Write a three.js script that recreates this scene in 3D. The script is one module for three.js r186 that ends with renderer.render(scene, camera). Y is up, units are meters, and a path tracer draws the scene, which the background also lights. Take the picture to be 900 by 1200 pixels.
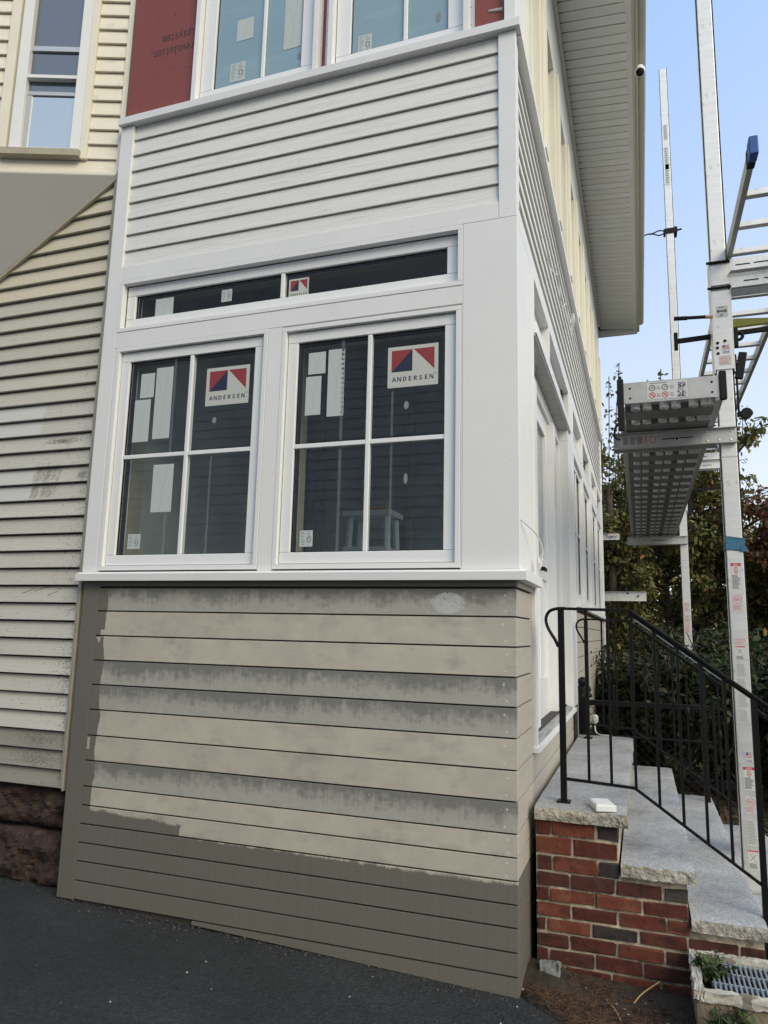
import * as THREE from 'three';
import { RoundedBoxGeometry } from 'three/addons/geometries/RoundedBoxGeometry.js';
import { mergeGeometries } from 'three/addons/utils/BufferGeometryUtils.js';

// ------------------------------------------------------------------ camera, sky, sun, exposure
// y = 0 is the height of the lens; the drive lies about 1.43 m below it. x = 0 / z = 0 are the two wall faces that meet at the corner.
const scene = new THREE.Scene();
const camera = new THREE.PerspectiveCamera(70.42, 3 / 4, 0.05, 600);
camera.rotation.order = 'YXZ';
camera.position.set(0.5064, 0, 3.1749);
camera.rotation.set(0.16310, 0.33999, 0.02245);
scene.add(camera);
const renderer = new THREE.WebGLRenderer({ antialias: true });
renderer.setSize(768, 1024);
renderer.shadowMap.enabled = true;
renderer.toneMapping = THREE.LinearToneMapping;
renderer.toneMappingExposure = 1.2;

const SUN = new THREE.Vector3(0.72, 0.66, 0.58).normalize();
const sun = new THREE.DirectionalLight(new THREE.Color().setRGB(1, 0.86, 0.56), 1.5);
sun.position.copy(SUN).multiplyScalar(40);
sun.castShadow = true;
sun.shadow.radius = 60;
sun.shadow.mapSize.set(2048, 2048);
Object.assign(sun.shadow.camera, { left: -14, right: 14, top: 14, bottom: -14, near: 1, far: 90 });
scene.add(sun, sun.target);
{
  const W = 512, H = 256, d = new Float32Array(W * H * 4);
  const mix = (a, b, t) => a + (b - a) * t;
  for (let j = 0; j < H; j++) for (let i = 0; i < W; i++) {
    const el = ((j + 0.5) / H - 0.5) * Math.PI, az = ((i + 0.5) / W - 0.5) * 2 * Math.PI;
    const x = Math.cos(el) * Math.cos(az), y = Math.sin(el), z = Math.cos(el) * Math.sin(az);
    const t = Math.pow(Math.max(0, y), 0.62), c = x * SUN.x + y * SUN.y + z * SUN.z;
    const halo = 0.95 * Math.exp(-(1 - c) * 2.2);
    const hor = [0.97, 0.99, 0.98], zen = [0.11, 0.31, 0.71], o = (j * W + i) * 4, h = [1.0, 0.94, 0.76];
    for (let k = 0; k < 3; k++) d[o + k] = y < 0 ? 0.10 : mix(hor[k], zen[k], Math.min(1, t * 1.08)) + halo * h[k];
    d[o + 3] = 1;
  }
  const sky = new THREE.DataTexture(d, W, H, THREE.RGBAFormat, THREE.FloatType);
  sky.mapping = THREE.EquirectangularReflectionMapping;
  sky.magFilter = THREE.LinearFilter; sky.wrapS = THREE.RepeatWrapping; sky.needsUpdate = true;
  scene.background = sky; scene.environment = sky;
}

// ------------------------------------------------------------------ random, noise, textures
let seed = 7;
const rnd = () => { seed = (seed + 0x6d2b79f5) | 0; let t = Math.imul(seed ^ (seed >>> 15), 1 | seed); t = (t + Math.imul(t ^ (t >>> 7), 61 | t)) ^ t; return ((t ^ (t >>> 14)) >>> 0) / 4294967296; };
const rr = (a, b) => a + (b - a) * rnd();
const gauss = () => (rnd() + rnd() + rnd() + rnd() - 2) * 0.87;
const hash = (x, y, s) => { let h = Math.imul(x, 374761393) + Math.imul(y, 668265263) + Math.imul(s, 974711); h = Math.imul(h ^ (h >>> 13), 1274126177); return ((h ^ (h >>> 16)) >>> 0) / 4294967296; };
function vnoise(x, y, px, py, s) {           // periodic value noise
  const xi = Math.floor(x), yi = Math.floor(y), fx = x - xi, fy = y - yi, u = fx * fx * (3 - 2 * fx), v = fy * fy * (3 - 2 * fy);
  const m = (a, n) => ((a % n) + n) % n, g = (a, b) => hash(m(a, px), m(b, py), s);
  return (g(xi, yi) * (1 - u) + g(xi + 1, yi) * u) * (1 - v) + (g(xi, yi + 1) * (1 - u) + g(xi + 1, yi + 1) * u) * v;
}
function fbm(u, v, fx, fy, oct, s) { let a = 0, w = 0.5, t = 0; for (let i = 0; i < oct; i++) { a += w * vnoise(u * fx, v * fy, fx, fy, s + i); t += w; w *= 0.55; fx *= 2; fy *= 2; } return a / t; }
const toS = (c) => { c = Math.max(0, Math.min(1, c)); return 255 * (c <= 0.0031308 ? 12.92 * c : 1.055 * Math.pow(c, 1 / 2.4) - 0.055); };
function tex(n, size, fn, colour = true) {   // fn(u, v) -> linear [r, g, b] or a number; the tile is `size` metres wide
  const d = new Uint8Array(n * n * 4);
  for (let j = 0; j < n; j++) for (let i = 0; i < n; i++) {
    const c = fn((i + 0.5) / n, (j + 0.5) / n), o = (j * n + i) * 4;
    for (let k = 0; k < 3; k++) { const v = typeof c === 'number' ? c : c[k]; d[o + k] = colour ? toS(v) : Math.max(0, Math.min(255, v * 255)); }
    d[o + 3] = 255;
  }
  const t = new THREE.DataTexture(d, n, n);
  t.wrapS = t.wrapT = THREE.RepeatWrapping; t.magFilter = THREE.LinearFilter; t.minFilter = THREE.LinearMipmapLinearFilter; t.generateMipmaps = true;
  if (colour) t.colorSpace = THREE.SRGBColorSpace;
  t.repeat.set(1 / size, 1 / size); t.needsUpdate = true;
  return t;
}
function canvasTex(w, h, draw) {
  const c = document.createElement('canvas'); c.width = w; c.height = h;
  draw(c.getContext('2d'), w, h);
  const t = new THREE.CanvasTexture(c); t.colorSpace = THREE.SRGBColorSpace;
  return t;
}
const lin = (r, g, b) => new THREE.Color().setRGB(r, g, b);
const css = (r, g, b, a = 1) => `rgba(${Math.round(toS(r))},${Math.round(toS(g))},${Math.round(toS(b))},${a})`;
const mat = (o) => new THREE.MeshStandardMaterial(o);
const phys = (o) => new THREE.MeshPhysicalMaterial(o);
const mottle = (rgb, amp, f, s) => (u, v) => { const k = 1 + amp * (fbm(u, v, f, f, 4, s) - 0.5) * 2 + amp * 0.5 * (hash(Math.floor(u * 512), Math.floor(v * 512), s) - 0.5); return rgb.map((c) => c * k); };

const grainBump = tex(512, 0.6, (u, v) => 0.5 * fbm(u, v, 3, 90, 3, 11) + 0.5 * fbm(u, v, 6, 160, 2, 12), false);   // wood grain along u
const fineBump = tex(512, 0.25, (u, v) => fbm(u, v, 24, 24, 4, 21), false);
const roughBump = tex(512, 0.4, (u, v) => fbm(u, v, 14, 14, 5, 23), false);
const M = {};
M.whiteTrim = mat({ map: tex(512, 1.3, mottle([0.80, 0.795, 0.785], 0.035, 6, 31)), roughness: 0.5, bumpMap: fineBump, bumpScale: 0.00012 });
M.whiteVinyl = mat({ map: tex(256, 0.8, mottle([0.82, 0.82, 0.82], 0.02, 5, 32)), roughness: 0.34 });
M.lap = [0, 1, 2].map((i) => mat({ map: tex(512, 0.9, (u, v) => { const k = 0.95 + 0.10 * fbm(u, v, 3, 40, 4, 40 + i) - (fbm(u, v, 5, 70, 2, 50 + i) > 0.71 ? 0.07 : 0); return [0.725 * k, 0.712 * k, 0.685 * k]; }), roughness: 0.6, bumpMap: grainBump, bumpScale: 0.0016 }));
M.groove = mat({ map: tex(128, 0.5, mottle([0.05, 0.046, 0.042], 0.3, 8, 33)), roughness: 0.95 });
M.taupe = mat({ map: tex(512, 0.9, mottle([0.150, 0.138, 0.117], 0.05, 7, 34)), roughness: 0.62, bumpMap: grainBump, bumpScale: 0.0008 });
M.greige = [0, 1].map((i) => mat({ map: tex(512, 1.1, (u, v) => { const k = 0.92 + 0.16 * fbm(u, v, 4, 24, 4, 60 + i); return [0.43 * k, 0.395 * k, 0.335 * k]; }), roughness: 0.75, bumpMap: grainBump, bumpScale: 0.001 }));
M.cream = [0, 1, 2].map((i) => mat({ map: tex(512, 0.9, (u, v) => { const k = 0.93 + 0.14 * fbm(u, v, 5, 30, 4, 70 + i), s = fbm(u, v, 9, 9, 3, 77 + i) > 0.72 ? 0.9 : 1; return [0.78 * k * s, 0.725 * k * s, 0.60 * k * s]; }), roughness: 0.65, bumpMap: grainBump, bumpScale: 0.0012 }));
M.creamTrim = mat({ map: tex(512, 1, mottle([0.79, 0.75, 0.62], 0.05, 7, 78)), roughness: 0.55, bumpMap: fineBump, bumpScale: 0.0006 });
M.oldEdge = mat({ map: tex(256, 0.7, mottle([0.42, 0.38, 0.29], 0.18, 16, 79)), roughness: 0.8, bumpMap: roughBump, bumpScale: 0.0015 });
M.bayUnder = mat({ map: tex(512, 2.0, mottle([0.56, 0.54, 0.50], 0.07, 4, 80)), roughness: 0.42 });
M.soffit = [0, 1].map((i) => mat({ map: tex(256, 0.7, mottle([0.80 + i * 0.03, 0.80 + i * 0.03, 0.77 + i * 0.03], 0.05, 8, 82 + i)), roughness: 0.5, bumpMap: grainBump, bumpScale: 0.0006 }));
M.fascia = mat({ map: tex(256, 0.9, mottle([0.66, 0.63, 0.54], 0.06, 7, 85)), roughness: 0.5 });
M.redBoard = mat({ map: tex(512, 0.8, (u, v) => { const k = 0.88 + 0.22 * fbm(u, v, 18, 18, 4, 90), s = hash(Math.floor(u * 70), Math.floor(v * 70), 3) > 0.997 ? 0.5 : 1; return [0.235 * k * s, 0.062 * k * s, 0.052 * k * s]; }), roughness: 0.7, bumpMap: fineBump, bumpScale: 0.0006 });
M.fin = mat({ color: lin(0.5, 0.51, 0.52), metalness: 0.6, roughness: 0.45 });
M.aluTex = tex(512, 0.5, (u, v) => { const k = 0.9 + 0.16 * fbm(u, v, 60, 4, 3, 100) - (fbm(u, v, 12, 12, 3, 101) > 0.72 ? 0.14 : 0); return [0.68 * k, 0.68 * k, 0.67 * k]; });
M.aluRough = tex(256, 0.6, (u, v) => 0.38 + 0.25 * fbm(u, v, 10, 10, 4, 103), false);
M.alu = mat({ map: M.aluTex, metalness: 0.75, roughness: 1, roughnessMap: M.aluRough, bumpMap: fineBump, bumpScale: 0.0003 });
M.aluDull = mat({ map: tex(256, 0.5, mottle([0.46, 0.46, 0.455], 0.14, 9, 105)), metalness: 0.7, roughness: 0.55 });
M.iron = phys({ color: lin(0.006, 0.006, 0.007), specularIntensity: 0.45, roughness: 0.45, bumpMap: fineBump, bumpScale: 0.0004 });
M.rubber = phys({ color: lin(0.012, 0.012, 0.013), roughness: 0.75, specularIntensity: 0.5 });
M.blue = mat({ color: lin(0.02, 0.09, 0.32), roughness: 0.55 });
M.tape = mat({ map: tex(128, 0.1, mottle([0.03, 0.13, 0.22], 0.25, 8, 107)), roughness: 0.6 });
M.yellow = mat({ color: lin(0.45, 0.42, 0.10), roughness: 0.7 });
M.wood = mat({ map: tex(256, 0.3, (u, v) => { const k = 0.8 + 0.4 * fbm(u, v, 3, 30, 3, 108); return [0.5 * k, 0.32 * k, 0.15 * k]; }), roughness: 0.6 });
const graniteFn = (b, s) => (u, v) => {
  const n = hash(Math.floor(u * 300), Math.floor(v * 300), s), m = fbm(u, v, 70, 70, 2, s + 2), k = 0.70 + 0.58 * fbm(u, v, 5, 5, 5, s + 5), st = 1 - 0.9 * Math.max(0, fbm(u, v, 3, 8, 4, s + 9) - 0.56);
  const c = (n > 0.86 ? 1.45 : n < 0.22 ? 0.55 : 1) * (0.8 + 0.4 * m) * k * st;
  return [b[0] * c, b[1] * c, b[2] * c];
};
M.granite = mat({ map: tex(512, 0.7, graniteFn([0.37, 0.37, 0.375], 110)), roughness: 0.75, bumpMap: roughBump, bumpScale: 0.0025 });
M.graniteEdge = mat({ map: tex(512, 0.45, (u, v) => { const a = graniteFn([0.40, 0.375, 0.33], 130)(u, v), l = fbm(u, v, 30, 30, 4, 140) > 0.6; return l ? a.map((c, k) => c * [0.80, 0.78, 0.66][k]) : a; }), roughness: 0.9, bumpMap: roughBump, bumpScale: 0.02 });
const brickFn = (b, s) => (u, v) => { const k = 0.72 + 0.56 * fbm(u, v, 22, 22, 5, s), w = fbm(u, v, 9, 9, 4, s + 7), g = hash(Math.floor(u * 400), Math.floor(v * 400), s) > 0.985 ? 1.9 : 1; const q = w > 0.68 ? [1.15, 1.45, 1.45] : w < 0.36 ? [0.62, 0.72, 0.8] : [1, 1, 1]; return b.map((c, i) => c * k * g * q[i]); };
M.brick = [[0.118, 0.028, 0.017], [0.088, 0.021, 0.014], [0.145, 0.040, 0.023], [0.072, 0.021, 0.014]].map((b, i) => mat({ map: tex(512, 0.6, brickFn(b, 150 + i * 9)), roughness: 0.9, bumpMap: roughBump, bumpScale: 0.004 }));
M.brickDark = [[0.035, 0.026, 0.024], [0.05, 0.042, 0.034]].map((b, i) => mat({ map: tex(256, 0.5, brickFn(b, 190 + i * 9)), roughness: 0.85, bumpMap: roughBump, bumpScale: 0.004 }));
M.mortar = mat({ map: tex(512, 0.5, (u, v) => { const k = 0.45 + 1.05 * fbm(u, v, 18, 18, 5, 210), d = fbm(u, v, 7, 7, 4, 216) > 0.6 ? 0.62 : 1; return [0.46 * k * d, 0.39 * k * d, 0.29 * k * d]; }), roughness: 0.95, bumpMap: roughBump, bumpScale: 0.007 });
M.brownstone = [0, 1, 2].map((i) => mat({ flatShading: true, map: tex(512, 0.7, (u, v) => { const k = 0.55 + 0.9 * fbm(u, v, 10, 10, 5, 220 + i * 7), g = fbm(u, v, 24, 24, 3, 230 + i) > 0.68 ? 1.7 : 1; return [0.046 * k * g, 0.028 * k * g, 0.023 * k * g]; }), roughness: 0.95, bumpMap: roughBump, bumpScale: 0.012 }));
M.asphalt = mat({ map: tex(1024, 1.6, (u, v) => { const n = hash(Math.floor(u * 640), Math.floor(v * 640), 5), k = 0.72 + 0.6 * fbm(u, v, 5, 5, 5, 240), ag = fbm(u, v, 160, 160, 2, 244), c = (n > 0.988 ? 2.4 : 0.7 + 0.6 * n) * (0.45 + 1.1 * ag), w = 1 + 1.6 * Math.max(0, fbm(u, v, 3, 3, 5, 247) - 0.55); return [0.0225 * k * c * w, 0.0235 * k * c * w, 0.0245 * k * c * w]; }), roughness: 0.82, bumpMap: tex(512, 0.35, (u, v) => fbm(u, v, 44, 44, 3, 249), false), bumpScale: 0.009 });
M.soil = mat({ map: tex(512, 0.8, (u, v) => { const k = 0.4 + 1.3 * fbm(u, v, 20, 20, 5, 250); return [0.040 * k, 0.029 * k, 0.021 * k]; }), roughness: 1, bumpMap: roughBump, bumpScale: 0.012 });
M.yard = mat({ map: tex(512, 2.5, (u, v) => { const k = 0.4 + 1.2 * fbm(u, v, 16, 16, 5, 260), g = fbm(u, v, 6, 6, 4, 267); return g > 0.55 ? [0.045 * k, 0.055 * k, 0.022 * k] : [0.06 * k, 0.043 * k, 0.03 * k]; }), roughness: 1 });
M.room = mat({ map: tex(256, 1.5, mottle([0.52, 0.515, 0.48], 0.2, 6, 270)), roughness: 0.9 });
M.stud = mat({ map: tex(256, 0.6, mottle([0.42, 0.36, 0.25], 0.1, 8, 272)), roughness: 0.8 });
M.glass = phys({ color: lin(0.80, 0.87, 0.88), transmission: 1, thickness: 0, roughness: 0.02, ior: 2.25 });
M.skyFilm = phys({ map: tex(512, 1.4, (u, v) => { const k = 0.88 + 0.2 * fbm(u, v, 5, 3, 4, 280) + (fbm(u, v, 26, 3, 3, 284) > 0.68 ? 0.05 : 0); return [0.22 * k, 0.335 * k, 0.385 * k]; }), roughness: 0.16, ior: 1.7, bumpMap: fineBump, bumpScale: 0.0004 });  // pale blue of the map stands in for reflected sky
M.paper = mat({ map: tex(128, 0.2, mottle([0.58, 0.62, 0.60], 0.12, 6, 290)), roughness: 0.7 });
M.filmEdge = mat({ color: lin(0.34, 0.42, 0.48), roughness: 0.3, transparent: true, opacity: 0.22, side: THREE.DoubleSide });
M.tab = mat({ color: lin(0.22, 0.25, 0.25), roughness: 0.6, side: THREE.DoubleSide });
M.wire = mat({ color: lin(0.75, 0.75, 0.72), roughness: 0.5 });
M.bark = mat({ map: tex(256, 0.5, (u, v) => { const k = 0.5 + fbm(u, v, 20, 4, 4, 300); return [0.07 * k, 0.055 * k, 0.04 * k]; }), roughness: 1 });
M.shingle = mat({ map: tex(256, 1, mottle([0.07, 0.07, 0.075], 0.3, 12, 310)), roughness: 0.95 });
M.neighbour = mat({ map: tex(256, 1.2, mottle([0.40, 0.42, 0.43], 0.06, 6, 312)), roughness: 0.7 });
M.curb = mat({ map: tex(512, 0.5, (u, v) => { const k = 0.75 + 0.4 * fbm(u, v, 16, 16, 4, 320), p = fbm(u, v, 9, 9, 4, 326) > 0.6; return p ? [0.22 * k, 0.19 * k, 0.15 * k] : [0.50 * k, 0.47 * k, 0.40 * k]; }), roughness: 0.9, bumpMap: roughBump, bumpScale: 0.006 });
M.tan = mat({ map: tex(256, 0.5, (u, v) => { const k = 0.7 + 0.55 * fbm(u, v, 12, 12, 4, 330); return [0.26 * k, 0.21 * k, 0.14 * k]; }), roughness: 0.95, bumpMap: roughBump, bumpScale: 0.006 });
M.galv = mat({ map: tex(256, 0.3, mottle([0.42, 0.46, 0.50], 0.2, 8, 335)), metalness: 0.6, roughness: 0.5 });
M.stone = mat({ map: tex(256, 0.3, mottle([0.19, 0.195, 0.195], 0.3, 8, 337)), roughness: 0.9, bumpMap: roughBump, bumpScale: 0.01 });
const leafMat = (list) => list.map(([r, g, b]) => phys({ color: lin(r, g, b), roughness: 0.62, transmission: 0.25, thickness: 0, side: THREE.DoubleSide }));

// ------------------------------------------------------------------ geometry helpers
function boxUV(g, ox = rr(0, 3), oy = rr(0, 3)) {           // uv in metres from the face direction; wood grain follows the longer in-plane side
  if (g.index) g = g.toNonIndexed();
  const p = g.attributes.position, n = p.count, uv = new Float32Array(n * 2), a = new THREE.Vector3(), b = new THREE.Vector3(), c = new THREE.Vector3();
  g.computeBoundingBox();
  const s = g.boundingBox.getSize(new THREE.Vector3());
  for (let i = 0; i < n; i += 3) {
    a.fromBufferAttribute(p, i); b.fromBufferAttribute(p, i + 1); c.fromBufferAttribute(p, i + 2);
    const nn = b.clone().sub(a).cross(c.clone().sub(a)), x = Math.abs(nn.x), y = Math.abs(nn.y), z = Math.abs(nn.z);
    let ax = z >= x && z >= y ? ['x', 'y'] : x >= y ? ['z', 'y'] : ['x', 'z'];
    if (s[ax[1]] > s[ax[0]]) ax = [ax[1], ax[0]];
    [a, b, c].forEach((q, k) => { uv[(i + k) * 2] = q[ax[0]] + ox; uv[(i + k) * 2 + 1] = q[ax[1]] + oy; });
  }
  g.setAttribute('uv', new THREE.BufferAttribute(uv, 2));
  return g;
}
// a box from x0..x1 etc. with softened edges
function bb(x0, x1, y0, y1, z0, z1, r = 0.0025) {
  const w = x1 - x0, h = y1 - y0, d = z1 - z0, m = Math.min(Math.abs(w), Math.abs(h), Math.abs(d));
  const g = r > 0 ? new RoundedBoxGeometry(w, h, d, 1, Math.min(r, m * 0.3)) : new THREE.BoxGeometry(w, h, d);
  g.translate((x0 + x1) / 2, (y0 + y1) / 2, (z0 + z1) / 2);
  return boxUV(g);
}
const strip = (g) => { const o = g.index ? g.toNonIndexed() : g; for (const k of Object.keys(o.attributes)) if (!['position', 'normal', 'uv'].includes(k)) o.deleteAttribute(k); return o; };
const join = (l) => (l.length === 1 ? l[0] : mergeGeometries(l.map(strip), false));
function prism(profile, x0, x1) {            // profile [[z, y], ...] counter-clockwise seen from +x, extruded along x
  const s = new THREE.Shape(profile.map(([z, y]) => new THREE.Vector2(-z, y)));
  const g = new THREE.ExtrudeGeometry(s, { depth: x1 - x0, bevelEnabled: false });
  g.rotateY(Math.PI / 2); g.translate(x0, 0, 0);
  return boxUV(g);
}
function tube(pts, r, seg = 24, rad = 7, closed = false, tension = 0.5) {
  const c = new THREE.CatmullRomCurve3(pts.map((p) => new THREE.Vector3(...p)), closed, 'catmullrom', tension);
  return boxUV(new THREE.TubeGeometry(c, seg, r, rad, closed));
}
function bar(a, b, w, h = w) {               // straight bar of rectangular section between two points
  const A = new THREE.Vector3(...a), B = new THREE.Vector3(...b), L = A.distanceTo(B);
  const g = new RoundedBoxGeometry(w, h, L, 1, Math.min(w, h) * 0.18);
  const m = new THREE.Matrix4().lookAt(A, B, Math.abs(A.x - B.x) + Math.abs(A.z - B.z) < 1e-6 ? new THREE.Vector3(0, 0, 1) : new THREE.Vector3(0, 1, 0));
  g.applyMatrix4(m); g.translate((A.x + B.x) / 2, (A.y + B.y) / 2, (A.z + B.z) / 2);
  return boxUV(g);
}
function rod(a, b, r, seg = 8) {
  const A = new THREE.Vector3(...a), B = new THREE.Vector3(...b), g = new THREE.CylinderGeometry(r, r, A.distanceTo(B), seg);
  g.applyQuaternion(new THREE.Quaternion().setFromUnitVectors(new THREE.Vector3(0, 1, 0), B.clone().sub(A).normalize()));
  g.translate((A.x + B.x) / 2, (A.y + B.y) / 2, (A.z + B.z) / 2);
  return boxUV(g);
}
function roughen(g, amp, f, s, keep) {       // pushes vertices about by a noise of position
  const p = g.attributes.position, v = new THREE.Vector3();
  for (let i = 0; i < p.count; i++) {
    v.fromBufferAttribute(p, i);
    if (keep && keep(v)) continue;
    const q = (k) => fbm(((v.x + v.z * 0.7) * f) / 64 + k * 0.31, ((v.y + v.z * 0.5) * f) / 64 + k * 0.17, 64, 64, 2, s + k) - 0.5;
    p.setXYZ(i, v.x + amp * 2 * q(0), v.y + amp * 2 * q(1), v.z + amp * 2 * q(2));
  }
  g.computeVertexNormals();
  return g;
}
// ------------------------------------------------------------------ object helpers
const used = {};
const numbered = (n) => { const k = used[n] = (used[n] ?? -1) + 1; return k ? n + '_' + String(k).padStart(3, '0') : n; };
function thing(name, label, category, pos = [0, 0, 0], group) {
  const o = new THREE.Group(); o.name = numbered(name); o.position.set(...pos); o.userData = { label, category };
  if (group) o.userData.group = group;
  scene.add(o); return o;
}
function part(name, parent, g, m, label) {
  const o = new THREE.Mesh(Array.isArray(g) ? join(g) : g, m); o.name = name; o.castShadow = o.receiveShadow = true;
  if (label) o.userData.label = label;
  parent.add(o); return o;
}
function sub(name, parent, pos = [0, 0, 0], ry = 0) { const o = new THREE.Group(); o.name = name; o.position.set(...pos); o.rotation.y = ry; parent.add(o); return o; }
function solo(name, label, category, g, m, group) {
  const o = new THREE.Mesh(Array.isArray(g) ? join(g) : g, m); o.name = numbered(name); o.castShadow = o.receiveShadow = true; o.userData = { label, category };
  if (group) o.userData.group = group;
  scene.add(o); return o;
}
function struct(name, g, m) { const o = new THREE.Mesh(g, m); o.name = name; o.userData = { kind: 'structure' }; o.castShadow = o.receiveShadow = true; scene.add(o); return o; }
function card(name, parent, x0, x1, y0, y1, z, m) {  // flat printed piece facing +z, with its own 0..1 uv
  const g = new THREE.PlaneGeometry(x1 - x0, y1 - y0); g.translate((x0 + x1) / 2, (y0 + y1) / 2, z);
  return part(name, parent, g, m);
}
const printMat = (w, h, draw, o = {}) => mat({ map: canvasTex(w, h, draw), roughness: 0.5, side: THREE.DoubleSide, ...o });

// ------------------------------------------------------------------ ground
const gy = (x) => -1.43 - 0.032 * Math.max(-12, Math.min(6, x));
{
  const g = new THREE.PlaneGeometry(400, 400, 100, 100); g.rotateX(-Math.PI / 2); boxUV(g);
  const p = g.attributes.position;
  for (let i = 0; i < p.count; i++) p.setY(i, gy(p.getX(i)) - 0.03);
  g.computeVertexNormals();
  const G = boxUV(g); struct('ground', G, M.yard);
  const outline = [[-14, -0.4], [-0.02, -0.06], [0.02, 0.005], [0.10, 0.06], [0.19, 0.13], [0.30, 0.27], [0.55, 0.55], [3, 2.6], [6, 4], [6, 5.6], [-14, 5.6]];
  const s = new THREE.Shape(outline.map(([x, z]) => new THREE.Vector2(x, -z)));
  const d = new THREE.ExtrudeGeometry(s, { depth: 0.025, bevelEnabled: false }); d.rotateX(-Math.PI / 2);
  const q = d.attributes.position;
  for (let i = 0; i < q.count; i++) q.setY(i, q.getY(i) - 0.025 + gy(q.getX(i)));
  d.computeVertexNormals();
  struct('driveway', boxUV(d), M.asphalt);
  // soil bed at the foot of the steps
  const b = new THREE.PlaneGeometry(3.4, 1.6, 110, 60); b.rotateX(-Math.PI / 2); b.translate(1.68, 0, 0.45);
  const r = b.attributes.position;
  for (let i = 0; i < r.count; i++) {
    const x = r.getX(i), z = r.getZ(i), edge = Math.max(0, 1 - Math.abs(x - (z * 0.85 + 0.06)) * 6);
    let h = gy(x) - 0.012 + 0.03 * (fbm(x / 8 + 3, z / 8 + 3, 64, 64, 4, 400) - 0.35) + (z < -0.1 ? 0.02 : 0);
    if (x < 0.28) h += 0.035 * Math.exp(-((x - 0.08) ** 2) / 0.012) * Math.exp(-((z + 0.2) ** 2) / 0.02);
    if (x < z * 0.95 + 0.05) h -= 0.06;
    r.setY(i, h - edge * 0.004);
  }
  b.computeVertexNormals();
  struct('soil_bed', boxUV(b), M.soil);
}

// ------------------------------------------------------------------ prints
const logo = (c, w, h) => {
  c.fillStyle = css(0.54, 0.54, 0.50); c.fillRect(0, 0, w, h);
  const x0 = w * 0.075, x1 = w * 0.925, y0 = h * 0.09, y1 = h * 0.62, xm = w * 0.49;
  c.fillStyle = css(0.28, 0.038, 0.042); c.fillRect(x0, y0, xm - x0, y1 - y0);
  c.fillStyle = css(0.018, 0.026, 0.055); c.beginPath(); c.moveTo(x0, y1); c.lineTo(xm, y0); c.lineTo(xm, y1); c.fill();
  c.fillStyle = css(0.28, 0.038, 0.042); c.beginPath(); c.moveTo(xm + w * 0.025, y0); c.lineTo(x1, y0); c.lineTo(x1, y1); c.fill();
  c.fillStyle = css(0.02, 0.025, 0.05); c.textAlign = 'center'; c.textBaseline = 'middle'; c.font = 'bold ' + Math.round(h * 0.155) + 'px sans-serif';
  const t = 'ANDERSEN', cw = w * 0.106; for (let i = 0; i < 8; i++) c.fillText(t[i], w * 0.5 + (i - 3.5) * cw, h * 0.80);
  c.font = Math.round(h * 0.045) + 'px sans-serif'; c.fillText('TM', w * 0.945, h * 0.725);
};
const logoMat = printMat(360, 300, logo);
const paperMat = (k) => printMat(128, 160, (c, w, h) => {
  c.fillStyle = css(0.50, 0.545, 0.525); c.fillRect(0, 0, w, h);
  if (k) { c.fillStyle = css(0.16, 0.18, 0.19); for (let i = 0; i < 9; i++) for (let j = 0; j < 2; j++) c.fillRect(12 + j * 58, 14 + i * 15, 22 + ((i * 37 + j * 61 + k * 17) % 26), 5); c.fillRect(70, 70, 40, 40); c.fillStyle = css(0.5, 0.54, 0.52); c.beginPath(); c.arc(90, 90, 13, 0, 7); c.fill(); }
  else { c.strokeStyle = css(0.40, 0.44, 0.43); c.lineWidth = 3; c.beginPath(); c.moveTo(15, 20); c.lineTo(70, 80); c.lineTo(55, 150); c.moveTo(90, 10); c.lineTo(70, 80); c.stroke(); }
});
const PAP = [paperMat(0), paperMat(1), paperMat(2)];

// ------------------------------------------------------------------ the addition (corner building with the new siding)
const house = thing('house_addition', 'corner house addition with new white and greige lap siding and new windows', 'house');
const W0 = -2.335;                                     // left end of the front wall
const windowRect = { transom: [-2.243, -0.241, 1.635, 1.947], left: [-2.230, -1.272, 0.288, 1.540], right: [-1.189, -0.248, 0.288, 1.534], up1: [-1.85, -1.058, 3.03, 4.35], up2: [-0.992, -0.22, 3.03, 4.35] };
const hole = ([x0, x1, y0, y1]) => { const h = new THREE.Path(); h.moveTo(x0, y0); h.lineTo(x1, y0); h.lineTo(x1, y1); h.lineTo(x0, y1); h.closePath(); return h; };
function wallSheet(x0, x1, y0, y1, holes, depth) {
  const s = new THREE.Shape(); s.moveTo(x0, y0); s.lineTo(x1, y0); s.lineTo(x1, y1); s.lineTo(x0, y1); s.closePath();
  s.holes = holes.map(hole);
  return boxUV(new THREE.ExtrudeGeometry(s, { depth, bevelEnabled: false }));
}
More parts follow.
